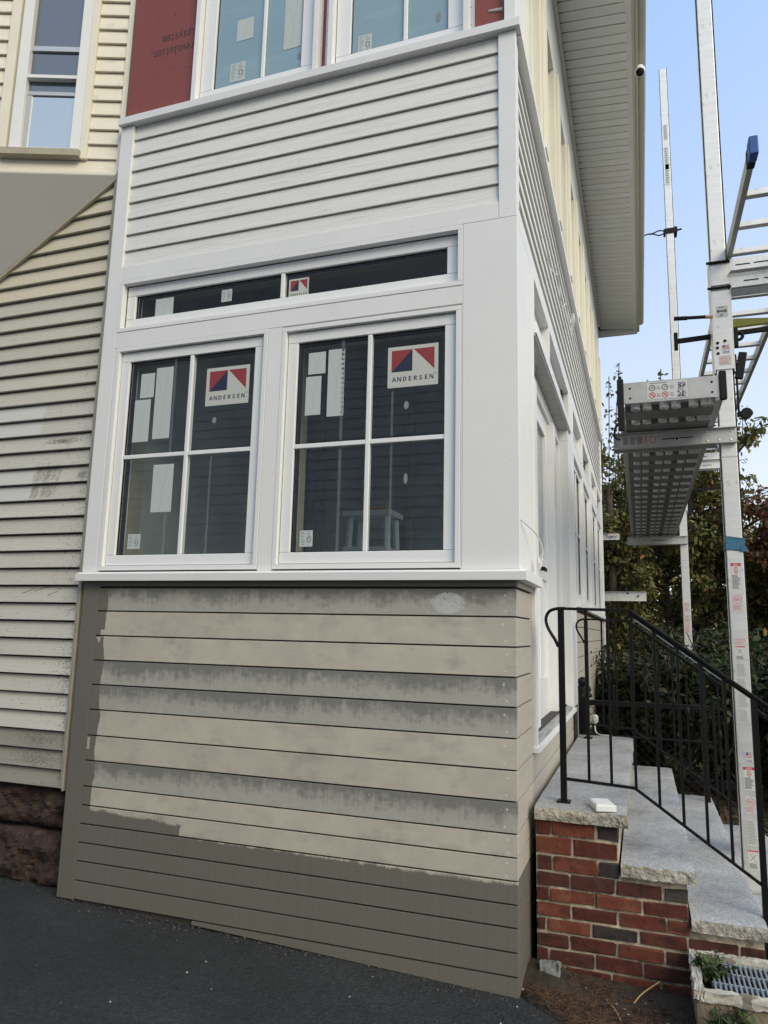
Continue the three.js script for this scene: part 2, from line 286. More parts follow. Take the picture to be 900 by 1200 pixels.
{ // structural walls behind the cladding, floors, roof
  const ins = ([a, b, c, d], k = 0.03) => [a + k, b - k, c + k, d - k];
  const f = wallSheet(W0 + 0.005, -0.02, -1.36, 4.9, Object.values(windowRect).map((q) => ins(q)), 0.105); f.translate(0, 0, -0.125);
  part('front_wall', house, f, M.groove);
  const sideHoles = [[0.60, 2.48, -0.5, 2.0], [3.05, 4.95, 0.36, 1.95], [5.55, 7.45, 0.36, 1.95]];
  for (let k = 0; k < 9; k++) sideHoles.push([0.42 + k * 0.86, 0.86 + k * 0.86, 3.1, 4.1]);
  const s = wallSheet(0.131, 8.05, -1.45, 4.9, sideHoles, 0.105); s.rotateY(Math.PI / 2); s.translate(-0.1305, 0, 0);
  part('side_wall', house, s, M.groove);
  part('back_wall', house, bb(W0, -0.02, -1.5, 4.9, -8.28, -8.19, 0), M.neighbour);
  part('inner_wall', house, [bb(W0, W0 + 0.08, -1.3, 4.9, -8.18, -0.14, 0), bb(W0 + 0.1, -0.14, -1.2, 2.85, -2.62, -2.54, 0)], M.room);
  part('floor', house, [bb(W0 + 0.09, -0.14, -0.62, -0.55, -8.1, -0.14, 0), bb(W0 + 0.09, -0.14, 2.72, 2.8, -8.1, -0.14, 0)], M.room);
  // hipped roof over the addition
  const e = 0.62, y = 4.93, rg = new THREE.BufferGeometry();
  const A = [-3.4, y, 0.35], B = [e + 0.06, y, 0.35], C = [e + 0.06, y, -8.5], D = [-3.4, y, -8.5], P = [-2.2, y + 1.2, -2.2], Q = [-2.2, y + 1.2, -6.2];
  const tri = [A, B, P, B, C, Q, B, Q, P, C, D, Q, D, A, P, D, P, Q, A, D, C, A, C, B].flat();
  rg.setAttribute('position', new THREE.BufferAttribute(new Float32Array(tri), 3)); rg.computeVertexNormals();
  part('roof', house, boxUV(rg), M.shingle);
}
// a window in its own frame: x right, y up, z out of the wall; w x h outside, columns x rows of panes
function makeWindow(parent, x, y, w, h, o = {}) {
  const win = sub('window', parent, o.side ? [0, 0, -x] : [x, 0, 0], o.side ? Math.PI / 2 : 0); win.position.y = y;
  const fr = o.frame ?? 0.024, sa = o.sash ?? 0.055, d = o.deep ?? 0.005, pm = o.pane ?? M.glass, wm = o.mat ?? M.whiteVinyl, gz = -d - 0.018;
  const ring = (a, t, z0, z1, r = 0.002) => [bb(a, w - a, a, a + t, z0, z1, r), bb(a, w - a, h - a - t, h - a, z0, z1, r), bb(a, a + t, a + t, h - a - t, z0, z1, r), bb(w - a - t, w - a, a + t, h - a - t, z0, z1, r)];
  part('frame', win, [...ring(0, fr, -0.09, o.proud ?? 0.0165)], M.whiteTrim);
  const s0 = fr + 0.004;
  part('sash', win, ring(s0, sa, -0.085, -d, 0.004), wm);
  part('gasket', win, ring(s0 + sa, 0.004, -0.07, gz + 0.004, 0), M.rubber);
  const gx = s0 + sa, cols = o.cols ?? [], rows = o.rows ?? [];
  const pane = new THREE.PlaneGeometry(w - 2 * gx, h - 2 * gx); pane.translate(w / 2, h / 2, gz);
  part('pane', win, boxUV(pane), pm);
  if (o.box !== false) part('jamb_lining', win, [bb(-0.0, 0.03, 0.02, h, -0.26, -0.092, 0), bb(w - 0.03, w, 0.02, h, -0.26, -0.092, 0), bb(0, w, -0.01, 0.02, -0.26, -0.092, 0), bb(0, w, h - 0.02, h + 0.01, -0.26, -0.092, 0)], M.stud);
  for (const c of cols) part('muntin', win, [bb(c - 0.0115, c + 0.0115, gx, h - gx, gz + 0.002, gz + 0.016, 0.004), bb(c - 0.009, c + 0.009, gx, h - gx, gz - 0.02, gz - 0.002, 0.002)], wm);
  for (const r of rows) part('muntin', win, [bb(gx, w - gx, r - 0.0115, r + 0.0115, gz + 0.0025, gz + 0.0145, 0.004), bb(gx, w - gx, r - 0.009, r + 0.009, gz - 0.018, gz - 0.0025, 0.002)], wm);
  const place = (name, X0, X1, Y0, Y1, m) => card(name, win, X0 - x, X1 - x, Y0 - y, Y1 - y, gz + 0.0018, m);
  const oval = (X0, X1, Y0, Y1) => { const g = new THREE.CircleGeometry(0.5, 20); g.scale(X1 - X0, Y1 - Y0, 1); g.translate((X0 + X1) / 2 - x, (Y0 + Y1) / 2 - y, gz + 0.0018); part('label', win, boxUV(g), M.tab); };
  return { win, place, oval, gz };
}
const R = windowRect;
{ // front windows
  let k = makeWindow(house, R.left[0], R.left[2], R.left[1] - R.left[0], R.left[3] - R.left[2], { cols: [0.487], rows: [0.622] });
  k.place('sticker', -1.651, -1.389, 1.163, 1.373, logoMat);
  for (const [a, b, c, d] of [[-2.075, -1.985, 1.245, 1.385], [-2.105, -2.0, 0.995, 1.235], [-1.975, -1.865, 1.005, 1.41]]) k.place('sticker', a, b, c, d, PAP[0]);
  k.place('sticker', -1.95, -1.82, 0.60, 0.86, PAP[0]); k.place('sticker', -2.08, -2.0, 0.405, 0.485, PAP[1]);
  k.oval(-1.60, -1.575, 1.065, 1.10);
  for (const [a, b, c, d] of [[-1.86, -1.846, 0.36, 0.59], [-1.86, -1.846, 0.925, 1.46], [-1.60, -1.588, 0.36, 0.90]]) k.place('film_edge', a, b, c, d, M.filmEdge);
  k = makeWindow(house, R.right[0], R.right[2], R.right[1] - R.right[0], R.right[3] - R.right[2], { cols: [0.476], rows: [0.616] });
  k.place('sticker', -0.621, -0.366, 1.167, 1.375, logoMat);
  for (const [a, b, c, d] of [[-1.05, -0.955, 1.28, 1.395], [-1.06, -0.975, 1.065, 1.268], [-0.94, -0.85, 1.05, 1.40]]) k.place('sticker', a, b, c, d, PAP[0]);
  k.place('sticker', -1.06, -0.99, 0.40, 0.48, PAP[2]); k.oval(-0.535, -0.51, 1.055, 1.095); k.oval(-0.53, -0.51, 0.69, 0.74);
  for (const [a, b, c, d] of [[-0.868, -0.852, 0.36, 0.885], [-0.868, -0.852, 0.925, 1.45], [-0.60, -0.588, 0.36, 0.885], [-0.60, -0.588, 0.925, 1.15]]) k.place('film_edge', a, b, c, d, M.filmEdge);
  k = makeWindow(house, R.transom[0], R.transom[2], R.transom[1] - R.transom[0], R.transom[3] - R.transom[2], { sash: 0.058, deep: 0.020, cols: [1.021] });
  k.place('sticker', -1.19, -1.075, 1.715, 1.825, logoMat); k.place('sticker', -2.03, -1.91, 1.72, 1.83, PAP[0]); k.place('sticker', -1.60, -1.535, 1.755, 1.825, PAP[1]);
  // upper windows, not yet trimmed; filmed panes carry blue sky reflection in their colour
  const up = { sash: 0.085, frame: 0.03, pane: M.skyFilm, mat: M.whiteVinyl, proud: 0.03, deep: 0.01, box: false };
  k = makeWindow(house, R.up1[0], 2.95, 0.80, 1.45, { ...up, cols: [0.44] });
  k.place('sticker', -1.60, -1.49, 3.36, 3.50, PAP[0]); k.place('sticker', -1.63, -1.53, 3.10, 3.22, PAP[1]); k.place('sticker', -1.29, -1.18, 3.22, 3.55, PAP[0]); k.oval(-1.20, -1.18, 3.14, 3.18);
  k = makeWindow(house, R.up2[0], 2.95, 0.78, 1.45, { ...up, cols: [0.43] });
  k.place('sticker', -0.835, -0.755, 3.07, 3.18, PAP[1]); k.oval(-0.40, -0.375, 3.14, 3.20);
  for (const [a, b] of [[-1.062, -1.040], [-1.020, -0.994], [-0.212, -0.19]]) part('nail_fin', house, bb(a, b, 2.997, 4.4, -0.0105, -0.007, 0), M.fin);
  const heads = []; for (const x of [-1.052, -1.012, -0.207]) for (let y = 3.05; y < 4.3; y += 0.1) { const s = new THREE.SphereGeometry(0.005, 8, 6); s.scale(1, 1, 0.4); s.translate(x, y + rr(-0.01, 0.01), -0.0065); heads.push(boxUV(s)); }
  part('nail_head', house, heads, M.galv).userData.kind = 'stuff';
  // red sheathing board with its print, upside down as in the place
  const redPrint = printMat(512, 1024, (c, w, h) => {
    c.fillStyle = css(0.235, 0.062, 0.052); c.fillRect(0, 0, w, h);
    for (let i = 0; i < 9000; i++) { c.fillStyle = css(0.235 * rr(0.8, 1.25), 0.062 * rr(0.8, 1.25), 0.052 * rr(0.8, 1.25), 0.4); c.fillRect(rnd() * w, rnd() * h, rr(1, 5), rr(1, 5)); }
    c.fillStyle = css(0.03, 0.012, 0.012); for (let i = 0; i < 16; i++) { c.beginPath(); c.arc([40, 200, 330, 455][i % 4] + rr(-12, 12), 60 + Math.floor(i / 4) * 250 + rr(-20, 20), 4, 0, 7); c.fill(); }
    c.save(); c.translate(380, 640); c.rotate(Math.PI + 0.02); c.font = 'bold 52px monospace'; c.textAlign = 'center'; c.fillStyle = css(0.035, 0.014, 0.014);
    c.fillText('zipsystem', 0, 0); c.fillText('the revolution.', 0, -66); c.restore();
  }, { roughness: 0.7 });
  const rp = new THREE.BoxGeometry(0.47, 1.40, 0.016); rp.translate(-2.088, 3.69, -0.012);
  part('sheathing_panel', house, rp, redPrint);
  part('sheathing_panel', house, bb(-1.06, -0.995, 2.997, 4.39, -0.0195, -0.012, 0), M.redBoard); part('sheathing_panel', house, bb(-0.226, -0.036, 2.997, 4.39, -0.0195, -0.012, 0), M.redBoard);
  part('sheathing_scrape', house, boxUV(roughen(new THREE.CylinderGeometry(0.005, 0.009, 0.075, 6).rotateZ(1.45).translate(-0.085, 3.105, -0.010), 0.004, 60, 3)), M.wire);
}
{ // front trim: boards butt at hairline joints
  const z0 = -0.02, z1 = 0.014, T = (x0, x1, y0, y1, zz = z1) => part('trim_board', house, bb(x0, x1, y0, y1, z0, zz, 0.0025), M.whiteTrim);
  T(W0, -2.2445, 0.2805, 2.944);                        // left
  T(-2.2435, -0.0685, 1.9485, 2.036);                   // over the transom
  T(-0.2395, 0.0195, 0.2805, 1.9475);                   // wide corner pier
  T(-0.067, 0.0195, 1.9485, 2.944);                     // corner board
  T(-2.2435, -0.2405, 1.5415, 1.6335);                  // between transom and windows
  T(-1.2705, -1.1905, 0.2805, 1.5405);                  // mullion
  T(-2.2435, -2.2315, 0.2805, 1.5405, 0.013); T(-0.2465, -0.2405, 0.2805, 1.5405, 0.013);
  part('sill', house, [prism([[-0.02, 0.2315], [0.048, 0.2315], [0.050, 0.268], [0.018, 0.2795], [-0.02, 0.2795]], W0 - 0.01, 0.050), bb(-0.012, 0.0495, 0.2315, 0.2785, -0.52, -0.012, 0.002)], M.whiteTrim);
  part('cap_trim', house, [prism([[-0.03, 2.9455], [0.040, 2.9455], [0.042, 2.988], [0.0, 2.9955], [-0.03, 2.9955]], W0 - 0.005, 0.042), bb(-0.02, 0.0415, 2.9455, 2.9945, -8.12, -0.022, 0.002)], M.whiteTrim);
  part('corner_post', house, [bb(-0.035, 0.022, 2.997, 4.84, -0.03, 0.022), bb(-0.02, 0.0215, 2.997, 4.84, -0.30, -0.031)], M.whiteTrim);
}
{ // filled nail marks on the new trim
  const n = []; const dot = (x, y) => { const g = new THREE.SphereGeometry(0.0042, 8, 6); g.scale(1, 1, 0.22); g.translate(x + rr(-0.006, 0.006), y + rr(-0.01, 0.01), 0.0142); n.push(boxUV(g)); };
  for (let y = 0.36; y < 2.9; y += 0.41) { dot(-2.318, y); dot(-2.262, y); if (y > 2) { dot(-0.045, y); dot(0.0, y); } else { dot(-0.215, y); dot(-0.02, y); dot(-1.255, y); dot(-1.205, y); } }
  for (let x = -2.1; x < -0.3; x += 0.4) { dot(x, 1.99); dot(x, 1.59); }
  part('nail_mark', house, n, M.creamTrim).userData.kind = 'stuff';
}
{ // front upper lap siding: nine courses
  const edges = [2.852, 2.750, 2.648, 2.546, 2.445, 2.343, 2.241, 2.139, 2.0375];
  edges.forEach((y, i) => {
    const top = i ? edges[i - 1] - 0.0052 : 2.944;
    part('siding_board', house, prism([[-0.02, y], [0.0035, y], [0.004, y + 0.002], [-0.0085, top], [-0.02, top]], -2.2435 + rr(0, 0.001), -0.0685), M.lap[i % 3]);
  });
}
const lowRows = [0.198, 0.074, -0.055, -0.182, -0.307, -0.434, -0.563, -0.688, -0.815, -0.907, -0.997, -1.087, -1.175, -1.267, -1.357];
{ // front lower siding: flush boards with dark joints; factory finish with washed patches, painted taupe from below and from the left
  const X0 = -2.33, X1 = 0.02, Y0 = -1.45, Y1 = 0.25, W = 2048, H = 1480, px = (x) => ((x - X0) / (X1 - X0)) * W, py = (y) => (1 - (y - Y0) / (Y1 - Y0)) * H;
  const grey = [1, 0, 0, 1, 1, 0, 0, 1, 0, 0, 0, 0, 0, 0, 0];
  const map = canvasTex(W, H, (c) => {
    c.fillStyle = css(0.150, 0.138, 0.117); c.fillRect(0, 0, W, H);
    for (let i = 0; i < 12; i++) {
      const a = py(i ? lowRows[i - 1] : lowRows[0]), b = py(lowRows[i + 1] ?? -1.45); if (i === 11) break;
      const y0 = py(lowRows[i]), y1 = py(lowRows[i + 1]), hgt = y1 - y0, wash = grey[i];
      const base = wash ? [0.30, 0.30, 0.275] : [0.475 + 0.012 * ((i * 7) % 3), 0.438 + 0.011 * ((i * 7) % 3), 0.362 + 0.008 * ((i * 7) % 3)];
      c.fillStyle = css(...base); c.fillRect(0, y0, W, hgt + 1);
      for (let k = 0; k < 700; k++) { const q = rr(0.9, 1.1); c.fillStyle = css(base[0] * q, base[1] * q, base[2] * q, 0.22); c.fillRect(rnd() * W, y0 + rnd() * hgt, rr(20, 180), rr(1, 5)); }
      if (wash) {
        const im = c.getImageData(0, Math.round(y0), W, Math.ceil(hgt)), D = im.data, hh = im.height; // grey wash with a ragged lower edge, grain and runs
        for (let x = 0; x < W; x++) {
          const e = 0.30 + 0.62 * fbm(x / W, 0.31 + i * 0.07, 26, 8, 4, 500 + i), run = fbm(x / W, 0.5, 300, 8, 2, 520 + i);
          for (let yy = 0; yy < hh; yy++) {
            const t = yy / hh, n = fbm(x / W, yy / 900, 90, 50, 4, 530 + i) - 0.5, m = Math.max(0, Math.min(1, (e + n * 0.8 + (run - 0.5) * 0.24 - t) * 1.9 + 0.12)), g = 0.93 + 0.14 * hash(x >> 1, yy >> 1, i), o = (yy * W + x) * 4;
            const L = [0.40, 0.39, 0.345], K = [0.192, 0.188, 0.172];
            for (let k = 0; k < 3; k++) D[o + k] = toS((L[k] + (K[k] - L[k]) * m) * g * (0.94 + 0.24 * (n + 0.25)));
          }
        }
        c.putImageData(im, 0, Math.round(y0));
      } else {
        const im = c.getImageData(0, Math.round(y0), W, Math.ceil(hgt)), D = im.data, hh = im.height; // factory finish: handling smudges, dusty scuffs, fine grain
        for (let x = 0; x < W; x++) {
          const big = fbm(x / W, 0.13 + i * 0.09, 9, 6, 4, 560 + i) - 0.5;
          for (let yy = 0; yy < hh; yy++) {
            const m = fbm(x / W, yy / 700, 40, 14, 4, 570 + i) - 0.5, f = fbm(x / W, yy / 700, 30, 160, 2, 580 + i) - 0.5, sm = Math.max(0, fbm(x / W, yy / 500 + 0.3, 24, 9, 4, 585 + i) - 0.56) * 1.6, g = 0.97 + 0.06 * hash(x, yy, i), o = (yy * W + x) * 4;
            const k = g * (1 + 0.16 * big + 0.20 * m + 0.05 * f - 0.42 * sm);
            D[o] = toS(base[0] * k); D[o + 1] = toS(base[1] * k * (1 + 0.02 * m)); D[o + 2] = toS(base[2] * k * (1 + 0.10 * sm - 0.06 * m));
          }
        }
        c.putImageData(im, 0, Math.round(y0));
      }
      for (let k = 0; k < 5; k++) { c.fillStyle = css(0.55, 0.54, 0.49, 0.55); c.beginPath(); c.ellipse(rnd() * W, y0 + rnd() * hgt, rr(2, 5), rr(2, 4), 0, 0, 7); c.fill(); }
      for (const q of [0.25, 0.8]) { c.fillStyle = css(0.62, 0.61, 0.56, 0.9); c.beginPath(); c.arc(px(-0.05 + rr(-0.01, 0.01)), y0 + hgt * q, 4, 0, 7); c.fill(); }
    }
    // pale filler patch on the top course
    for (let k = 0; k < 900; k++) { const a = rnd() * 6.283, r = Math.sqrt(rnd()); c.fillStyle = css(0.50, 0.53, 0.52, 0.35); c.fillRect(px(-0.31) + Math.cos(a) * r * 62 * rr(0.8, 1.15), py(0.135) + Math.sin(a) * r * 40, rr(3, 12), rr(2, 9)); }
    // fresh taupe paint: brushed up to an uneven line along the bottom and down the left end
    const paint = (x, y, w, h) => { const q = rr(0.95, 1.05); c.fillStyle = css(0.150 * q, 0.138 * q, 0.117 * q); c.fillRect(x, y, w, h); };
    for (let x = 0; x < W; x += 3) {
      const X = X0 + (x / W) * (X1 - X0), n = fbm(x / W, 0.5, 60, 4, 3, 540), n2 = fbm(x / W, 0.2, 240, 4, 2, 545);
      let top = X < -1.63 ? -0.933 - 0.03 * (X + 2.1) : -1.001 - 0.008 * (X + 1.6);
      top += 0.022 * (n - 0.5) + 0.006 * (n2 - 0.5);
      paint(x, py(top), 4, H);
      for (let q = 0; q < 4; q++) { c.fillStyle = css(0.150, 0.138, 0.117, rr(0.1, 0.4)); c.fillRect(x + rr(-5, 5), py(top) - Math.abs(gauss()) * 9, rr(2, 9), 12); }
    }
    for (let y = 0; y < H; y += 3) {
      const Y = Y1 - (y / H) * (Y1 - Y0), n = fbm(y / H, 0.7, 36, 4, 3, 550);
      let e = -2.162 + 0.014 * Math.sin(Y * 23) * (n - 0.2) + 0.02 * (n - 0.5);
      if (Y < -0.02 && Y > -0.06) e -= 0.022;
      paint(0, y, px(e), 4);
    }
    c.fillStyle = css(0.42, 0.39, 0.33); c.fillRect(px(-2.216), py(-0.572), 14, 52); c.fillStyle = css(0.44, 0.41, 0.35); c.beginPath(); c.moveTo(px(-2.215), py(-0.062)); c.lineTo(px(-2.185), py(-0.062)); c.lineTo(px(-2.195), py(-0.095)); c.fill();
    for (let k = 0; k < 2500; k++) { const q = rr(0.85, 1.15); c.fillStyle = css(0.150 * q, 0.138 * q, 0.117 * q, 0.2); c.fillRect(rnd() * W, py(-1.02) + rnd() * H * 0.3, rr(10, 90), rr(1, 3)); }
  });
  const m = mat({ map, roughness: 0.72, bumpMap: (() => { const t = grainBump.clone(); t.repeat.set(4, 3); return t; })(), bumpScale: 0.0004 });
  const own = (g) => { const p = g.attributes.position, u = new Float32Array(p.count * 2); for (let i = 0; i < p.count; i++) { u[i * 2] = (p.getX(i) - X0) / (X1 - X0); u[i * 2 + 1] = (p.getY(i) - Y0) / (Y1 - Y0); } g.setAttribute('uv', new THREE.BufferAttribute(u, 2)); return g; };
  for (let i = 0; i < lowRows.length - 1; i++) part('siding_board', house, own(bb(-2.2215, 0, lowRows[i + 1] + 0.0035, lowRows[i] - 0.0035, -0.014, rr(-0.0006, 0.0006), 0.0015)), m);
  part('siding_board', house, own(bb(-2.2215, 0, 0.2045, 0.2305, -0.014, 0.006, 0.0015)), M.taupe, 'narrow frieze strip under the white sill');
  const wedge = new THREE.Shape([[-1.528, -1.3605], [-1.528, -1.376], [0, -1.432], [0, -1.3605]].map(([x, y]) => new THREE.Vector2(x, y)));
  const wg = new THREE.ExtrudeGeometry(wedge, { depth: 0.013, bevelEnabled: false }); wg.translate(0, 0, -0.013);
  part('siding_board', house, own(wg), m, 'tapered bottom board cut to the slope of the drive');
  part('trim_board', house, bb(-2.325, -2.2225, -1.358, 0.2305, -0.02, 0.0015, 0.002), M.taupe, 'taupe painted left corner board');
  part('backing_sheet', house, bb(-2.3, -0.015, -1.40, 0.23, -0.024, -0.0155, 0), M.groove);
}
{ // side wall, on the face x = 0 running back along -z
  const S = (a0, a1, y0, y1, x1, m, name = 'trim_board', x0 = -0.02, r = 0.0025) => part(name, house, bb(x0, x1, y0, y1, -a1, -a0, r), m);
  // lower boards, short run before the entry, skirt below the door, long run beyond
  for (let i = 0; i < lowRows.length - 1; i++) {
    const y0 = lowRows[i + 1] + 0.0035, y1 = lowRows[i] - 0.0035, low = lowRows[i] < -0.56;
    S(0.0145, low ? 0.62 : 0.485, y0, y1, rr(-0.0006, 0.0004), i > 9 ? M.taupe : M.greige[i % 2], 'siding_board', -0.014, 0.0015);
    if (low && i < 8) S(0.6225, 2.66, y0, y1, 0, M.greige[i % 2], 'siding_board', -0.014, 0.0015);
    if (i < 9) S(2.98, 8.04, y0, y1, 0.0005, M.greige[(i + 1) % 2], 'siding_board', -0.014, 0.0015);
  }
  S(0.0145, 0.5, -1.43, -1.3605, 0, M.taupe, 'siding_board', -0.013, 0.001);
  S(0.0145, 0.485, 0.2045, 0.2305, 0.006, M.greige[0], 'siding_board', -0.014, 0.0015);
  part('backing_sheet', house, [bb(-0.024, -0.0155, -1.45, 0.23, -0.5, -0.02, 0), bb(-0.024, -0.0155, -1.45, -0.56, -2.7, -0.51, 0), bb(-0.024, -0.0155, -1.45, 0.23, -8.04, -2.95, 0)], M.groove);
  // upper lap boards
  const edges = [2.852, 2.750, 2.648, 2.546, 2.445, 2.343, 2.241, 2.139, 2.0375];
  edges.forEach((y, i) => {
    const top = i ? edges[i - 1] - 0.0052 : 2.944, g = prism([[-0.02, y], [0.0035, y], [0.004, y + 0.002], [-0.0085, top], [-0.02, top]], 0.10, 8.0);
    g.rotateY(Math.PI / 2); part('siding_board', house, g, M.lap[(i + 1) % 3]);
  });
  S(0.0, 0.098, 2.0375, 2.944, 0.0135, M.whiteTrim); S(0.0, 0.5, 0.2805, 1.9475, 0.0135, M.whiteTrim); S(0.0, 8.04, 1.9495, 2.0365, 0.0135, M.whiteTrim);
  S(0.5015, 0.56, -0.555, 1.9475, 0.0155, M.whiteTrim);
  S(8.005, 8.1, 2.0375, 2.944, 0.0135, M.whiteTrim); S(8.005, 8.1, 0.28, 1.948, 0.0135, M.whiteTrim); S(8.0415, 8.1, -1.45, 0.23, 0.0135, M.whiteTrim);
  // entry: head shelf, posts, sill
  S(0.5615, 2.62, 1.60, 1.665, 0.03, M.whiteTrim, 'trim_board', -0.13); S(0.5615, 2.62, 1.585, 1.5995, 0.022, M.aluDull, 'head_strip', -0.128, 0.001); S(0.5615, 2.469, 1.49, 1.5845, -0.06, M.whiteTrim, 'trim_board', -0.13); S(2.4695, 2.6295, 1.4995, 1.5845, 0.0155, M.whiteTrim, 'trim_board', -0.13);  // dull grey strip along the underside of the head
  S(0.92, 1.045, -0.509, 1.4895, -0.035, M.whiteTrim, 'door_post', -0.125); S(1.925, 2.05, -0.509, 1.4895, -0.035, M.whiteTrim, 'door_post', -0.125);
  S(2.47, 2.97, -0.53, 1.4985, 0.0155, M.whiteTrim, 'door_post', -0.115); S(2.63, 2.97, 1.4995, 1.948, 0.0155, M.whiteTrim);
  S(0.49, 2.66, -0.562, -0.535, 0.028, M.whiteTrim, 'threshold', -0.12); S(0.5615, 2.46, -0.5345, -0.51, 0.012, M.granite, 'threshold', -0.12);
  for (const a of [0.5615, 2.0505]) { const w = a < 1 ? 0.358 : 0.418; makeWindow(house, a, -0.505, w, 2.0, { side: true, sash: 0.05, deep: 0.075, proud: -0.05, rows: [0.52, 1.0, 1.5], box: false }); }
  const door = sub('door', house, [-0.08, -0.505, -1.047], Math.PI / 2);
  part('door_leaf', door, [bb(0.0, 0.12, 0, 2.0, -0.045, 0), bb(0.755, 0.876, 0, 2.0, -0.045, 0), bb(0.121, 0.754, 1.87, 2.0, -0.045, 0), bb(0.121, 0.754, 0, 0.24, -0.045, 0), bb(0.121, 0.754, 0.86, 1.0, -0.045, 0), bb(0.38, 0.495, 0.241, 0.859, -0.045, 0)], M.whiteVinyl);
  part('door_panel', door, [bb(0.121, 0.379, 0.241, 0.859, -0.035, -0.015), bb(0.496, 0.754, 0.241, 0.859, -0.035, -0.015)], M.whiteVinyl);
  part('pane', door, bb(0.121, 0.754, 1.001, 1.869, -0.03, -0.018, 0), M.glass);
  part('handle', door, [bb(0.025, 0.075, 0.80, 1.02, 0.0, 0.010), rod([0.05, 0.885, 0.005], [0.05, 0.885, 0.07], 0.012), bar([0.045, 0.885, 0.065], [0.16, 0.885, 0.065], 0.016, 0.02), bb(0.035, 0.065, 0.955, 0.995, 0.01, 0.022)], M.iron);
  // transoms and double windows
  makeWindow(house, 0.5615, 1.667, 0.72, 0.279, { side: true, deep: 0.035 }); makeWindow(house, 1.2835, 1.667, 1.33, 0.279, { side: true, deep: 0.035 });
  for (const a of [2.975, 5.43]) {
    for (const k of [0, 1]) {
      makeWindow(house, a + k * 1.09, 0.287, 1.0, 1.25, { side: true, cols: [0.5], rows: [0.62] });
      makeWindow(house, a + k * 1.09, 1.637, 1.0, 0.30, { side: true, deep: 0.035 });
    }
    S(a + 1.001, a + 1.089, 0.2805, 1.948, 0.0155, M.whiteTrim); S(a, a + 1.0, 1.5385, 1.6355, 0.0145, M.whiteTrim); S(a + 1.0895, a + 2.09, 1.5385, 1.6355, 0.0145, M.whiteTrim);
  }
  S(5.0665, 5.4285, 0.2805, 1.948, 0.0155, M.whiteTrim); S(7.5215, 8.004, 0.2805, 1.948, 0.0145, M.whiteTrim);
  part('sill', house, bb(-0.012, 0.048, 0.2315, 0.2785, -8.1, -2.972, 0.002), M.whiteTrim);
  // second storey: cream casings with windows set between them, frieze under the eave
  const casings = [];
  for (let k = 0; k < 10; k++) { const a = k === 0 ? 0.302 : 0.875 + (k - 1) * 0.86; const w = k === 0 ? 0.10 : 0.40; casings.push(a); S(a, Math.min(8.1, a + w), 2.997, 4.22, 0.032, M.creamTrim, 'casing'); if (k) { S(a + 0.12, a + 0.27, 2.997, 4.215, 0.05, M.creamTrim, 'casing', 0.0325); } }
  for (let k = 0; k < 9; k++) { const a = k === 0 ? 0.402 : 1.276 + (k - 1) * 0.86; makeWindow(house, a, 2.997, k ? 0.458 : 0.472, 1.15, { side: true, sash: 0.05, deep: 0.05, proud: -0.012, pane: M.skyFilm, mat: M.creamTrim, rows: [0.58], box: false }); }
  S(0.302, 8.1, 4.222, 4.86, 0.0225, M.soffit[0], 'frieze'); S(0.0, 8.1, 4.80, 4.868, 0.05, M.soffit[1], 'frieze', 0.023);
  for (let k = 0; k < 9; k++) { const a = k === 0 ? 0.402 : 1.276 + (k - 1) * 0.86; S(a, a + 0.458, 4.15, 4.2205, 0.03, M.creamTrim, 'casing'); }
  // eave: soffit boards, fascia, gutter edge, return at the far end
  const so = sub('soffit', house), g0 = (() => { const g = new RoundedBoxGeometry(0.535, 0.012, 0.0950, 1, 0.004); g.rotateZ(-0.09); return boxUV(g); })();
  for (let k = 0; k < 84; k++) { const b = part('soffit_board', so, g0, M.soffit[k % 2]); b.position.set(0.30, 4.862 + 0.0006 * ((k * 7) % 3), 0.20 - k * 0.103); }
  part('soffit_backing', so, bb(0.02, 0.6, 4.88, 4.92, -8.5, 0.33, 0), M.groove);
  part('soffit_trim', so, [bb(0.548, 0.592, 4.806, 4.826, -8.42, 0.31), bb(0.0, 0.60, 4.79, 4.90, -8.52, -8.44), bb(0.0, 0.6, 4.80, 4.9, 0.26, 0.34)], M.soffit[1]);
  part('fascia', house, [bb(0.592, 0.612, 4.80, 4.97, -8.5, 0.34), bb(0.6125, 0.64, 4.815, 4.965, -8.5, 0.34), bb(0.6405, 0.700, 4.895, 4.985, -8.4, 0.34, 0.01)], M.fascia);
  part('drip_edge', house, bb(0.7005, 0.706, 4.915, 5.0, -8.4, 0.34, 0.001), M.whiteTrim);
}

{ // things left standing inside the unfinished room, seen dimly through the right window
  const t = thing('step_stool', 'tall white step stool standing inside the room behind the right window', 'stool', [-1.17, -0.55, -1.35]);
  for (const x of [-0.17, 0.17]) for (const z of [-0.15, 0.15]) part('leg', t, bar([x, 0, z], [x * 0.75, 1.30, z * 0.6], 0.035, 0.035), M.whiteVinyl);
  part('seat', t, bb(-0.17, 0.17, 1.30, 1.335, -0.13, 0.13), M.whiteVinyl); for (const y of [0.5, 0.78, 1.06]) part('step', t, bb(-0.15, 0.15, y, y + 0.03, -0.10, 0.16), M.whiteVinyl);
  solo('wood_board', 'short pale wood board lying on the tall white stool indoors', 'board', bb(-1.26, -1.05, 0.786, 0.82, -1.42, -1.26), M.wood);
  const d = thing('wall_studs', 'row of bare wall studs inside the unfinished room', 'studs', [-2.1, -0.55, -2.47]);
  for (let k = 0; k < 5; k++) part('stud', d, bb(k * 0.41, k * 0.41 + 0.04, 0, 3.2, -0.045, 0.045), M.stud); part('plate', d, bb(-0.05, 1.75, 3.2005, 3.25, -0.045, 0.045), M.stud);
}
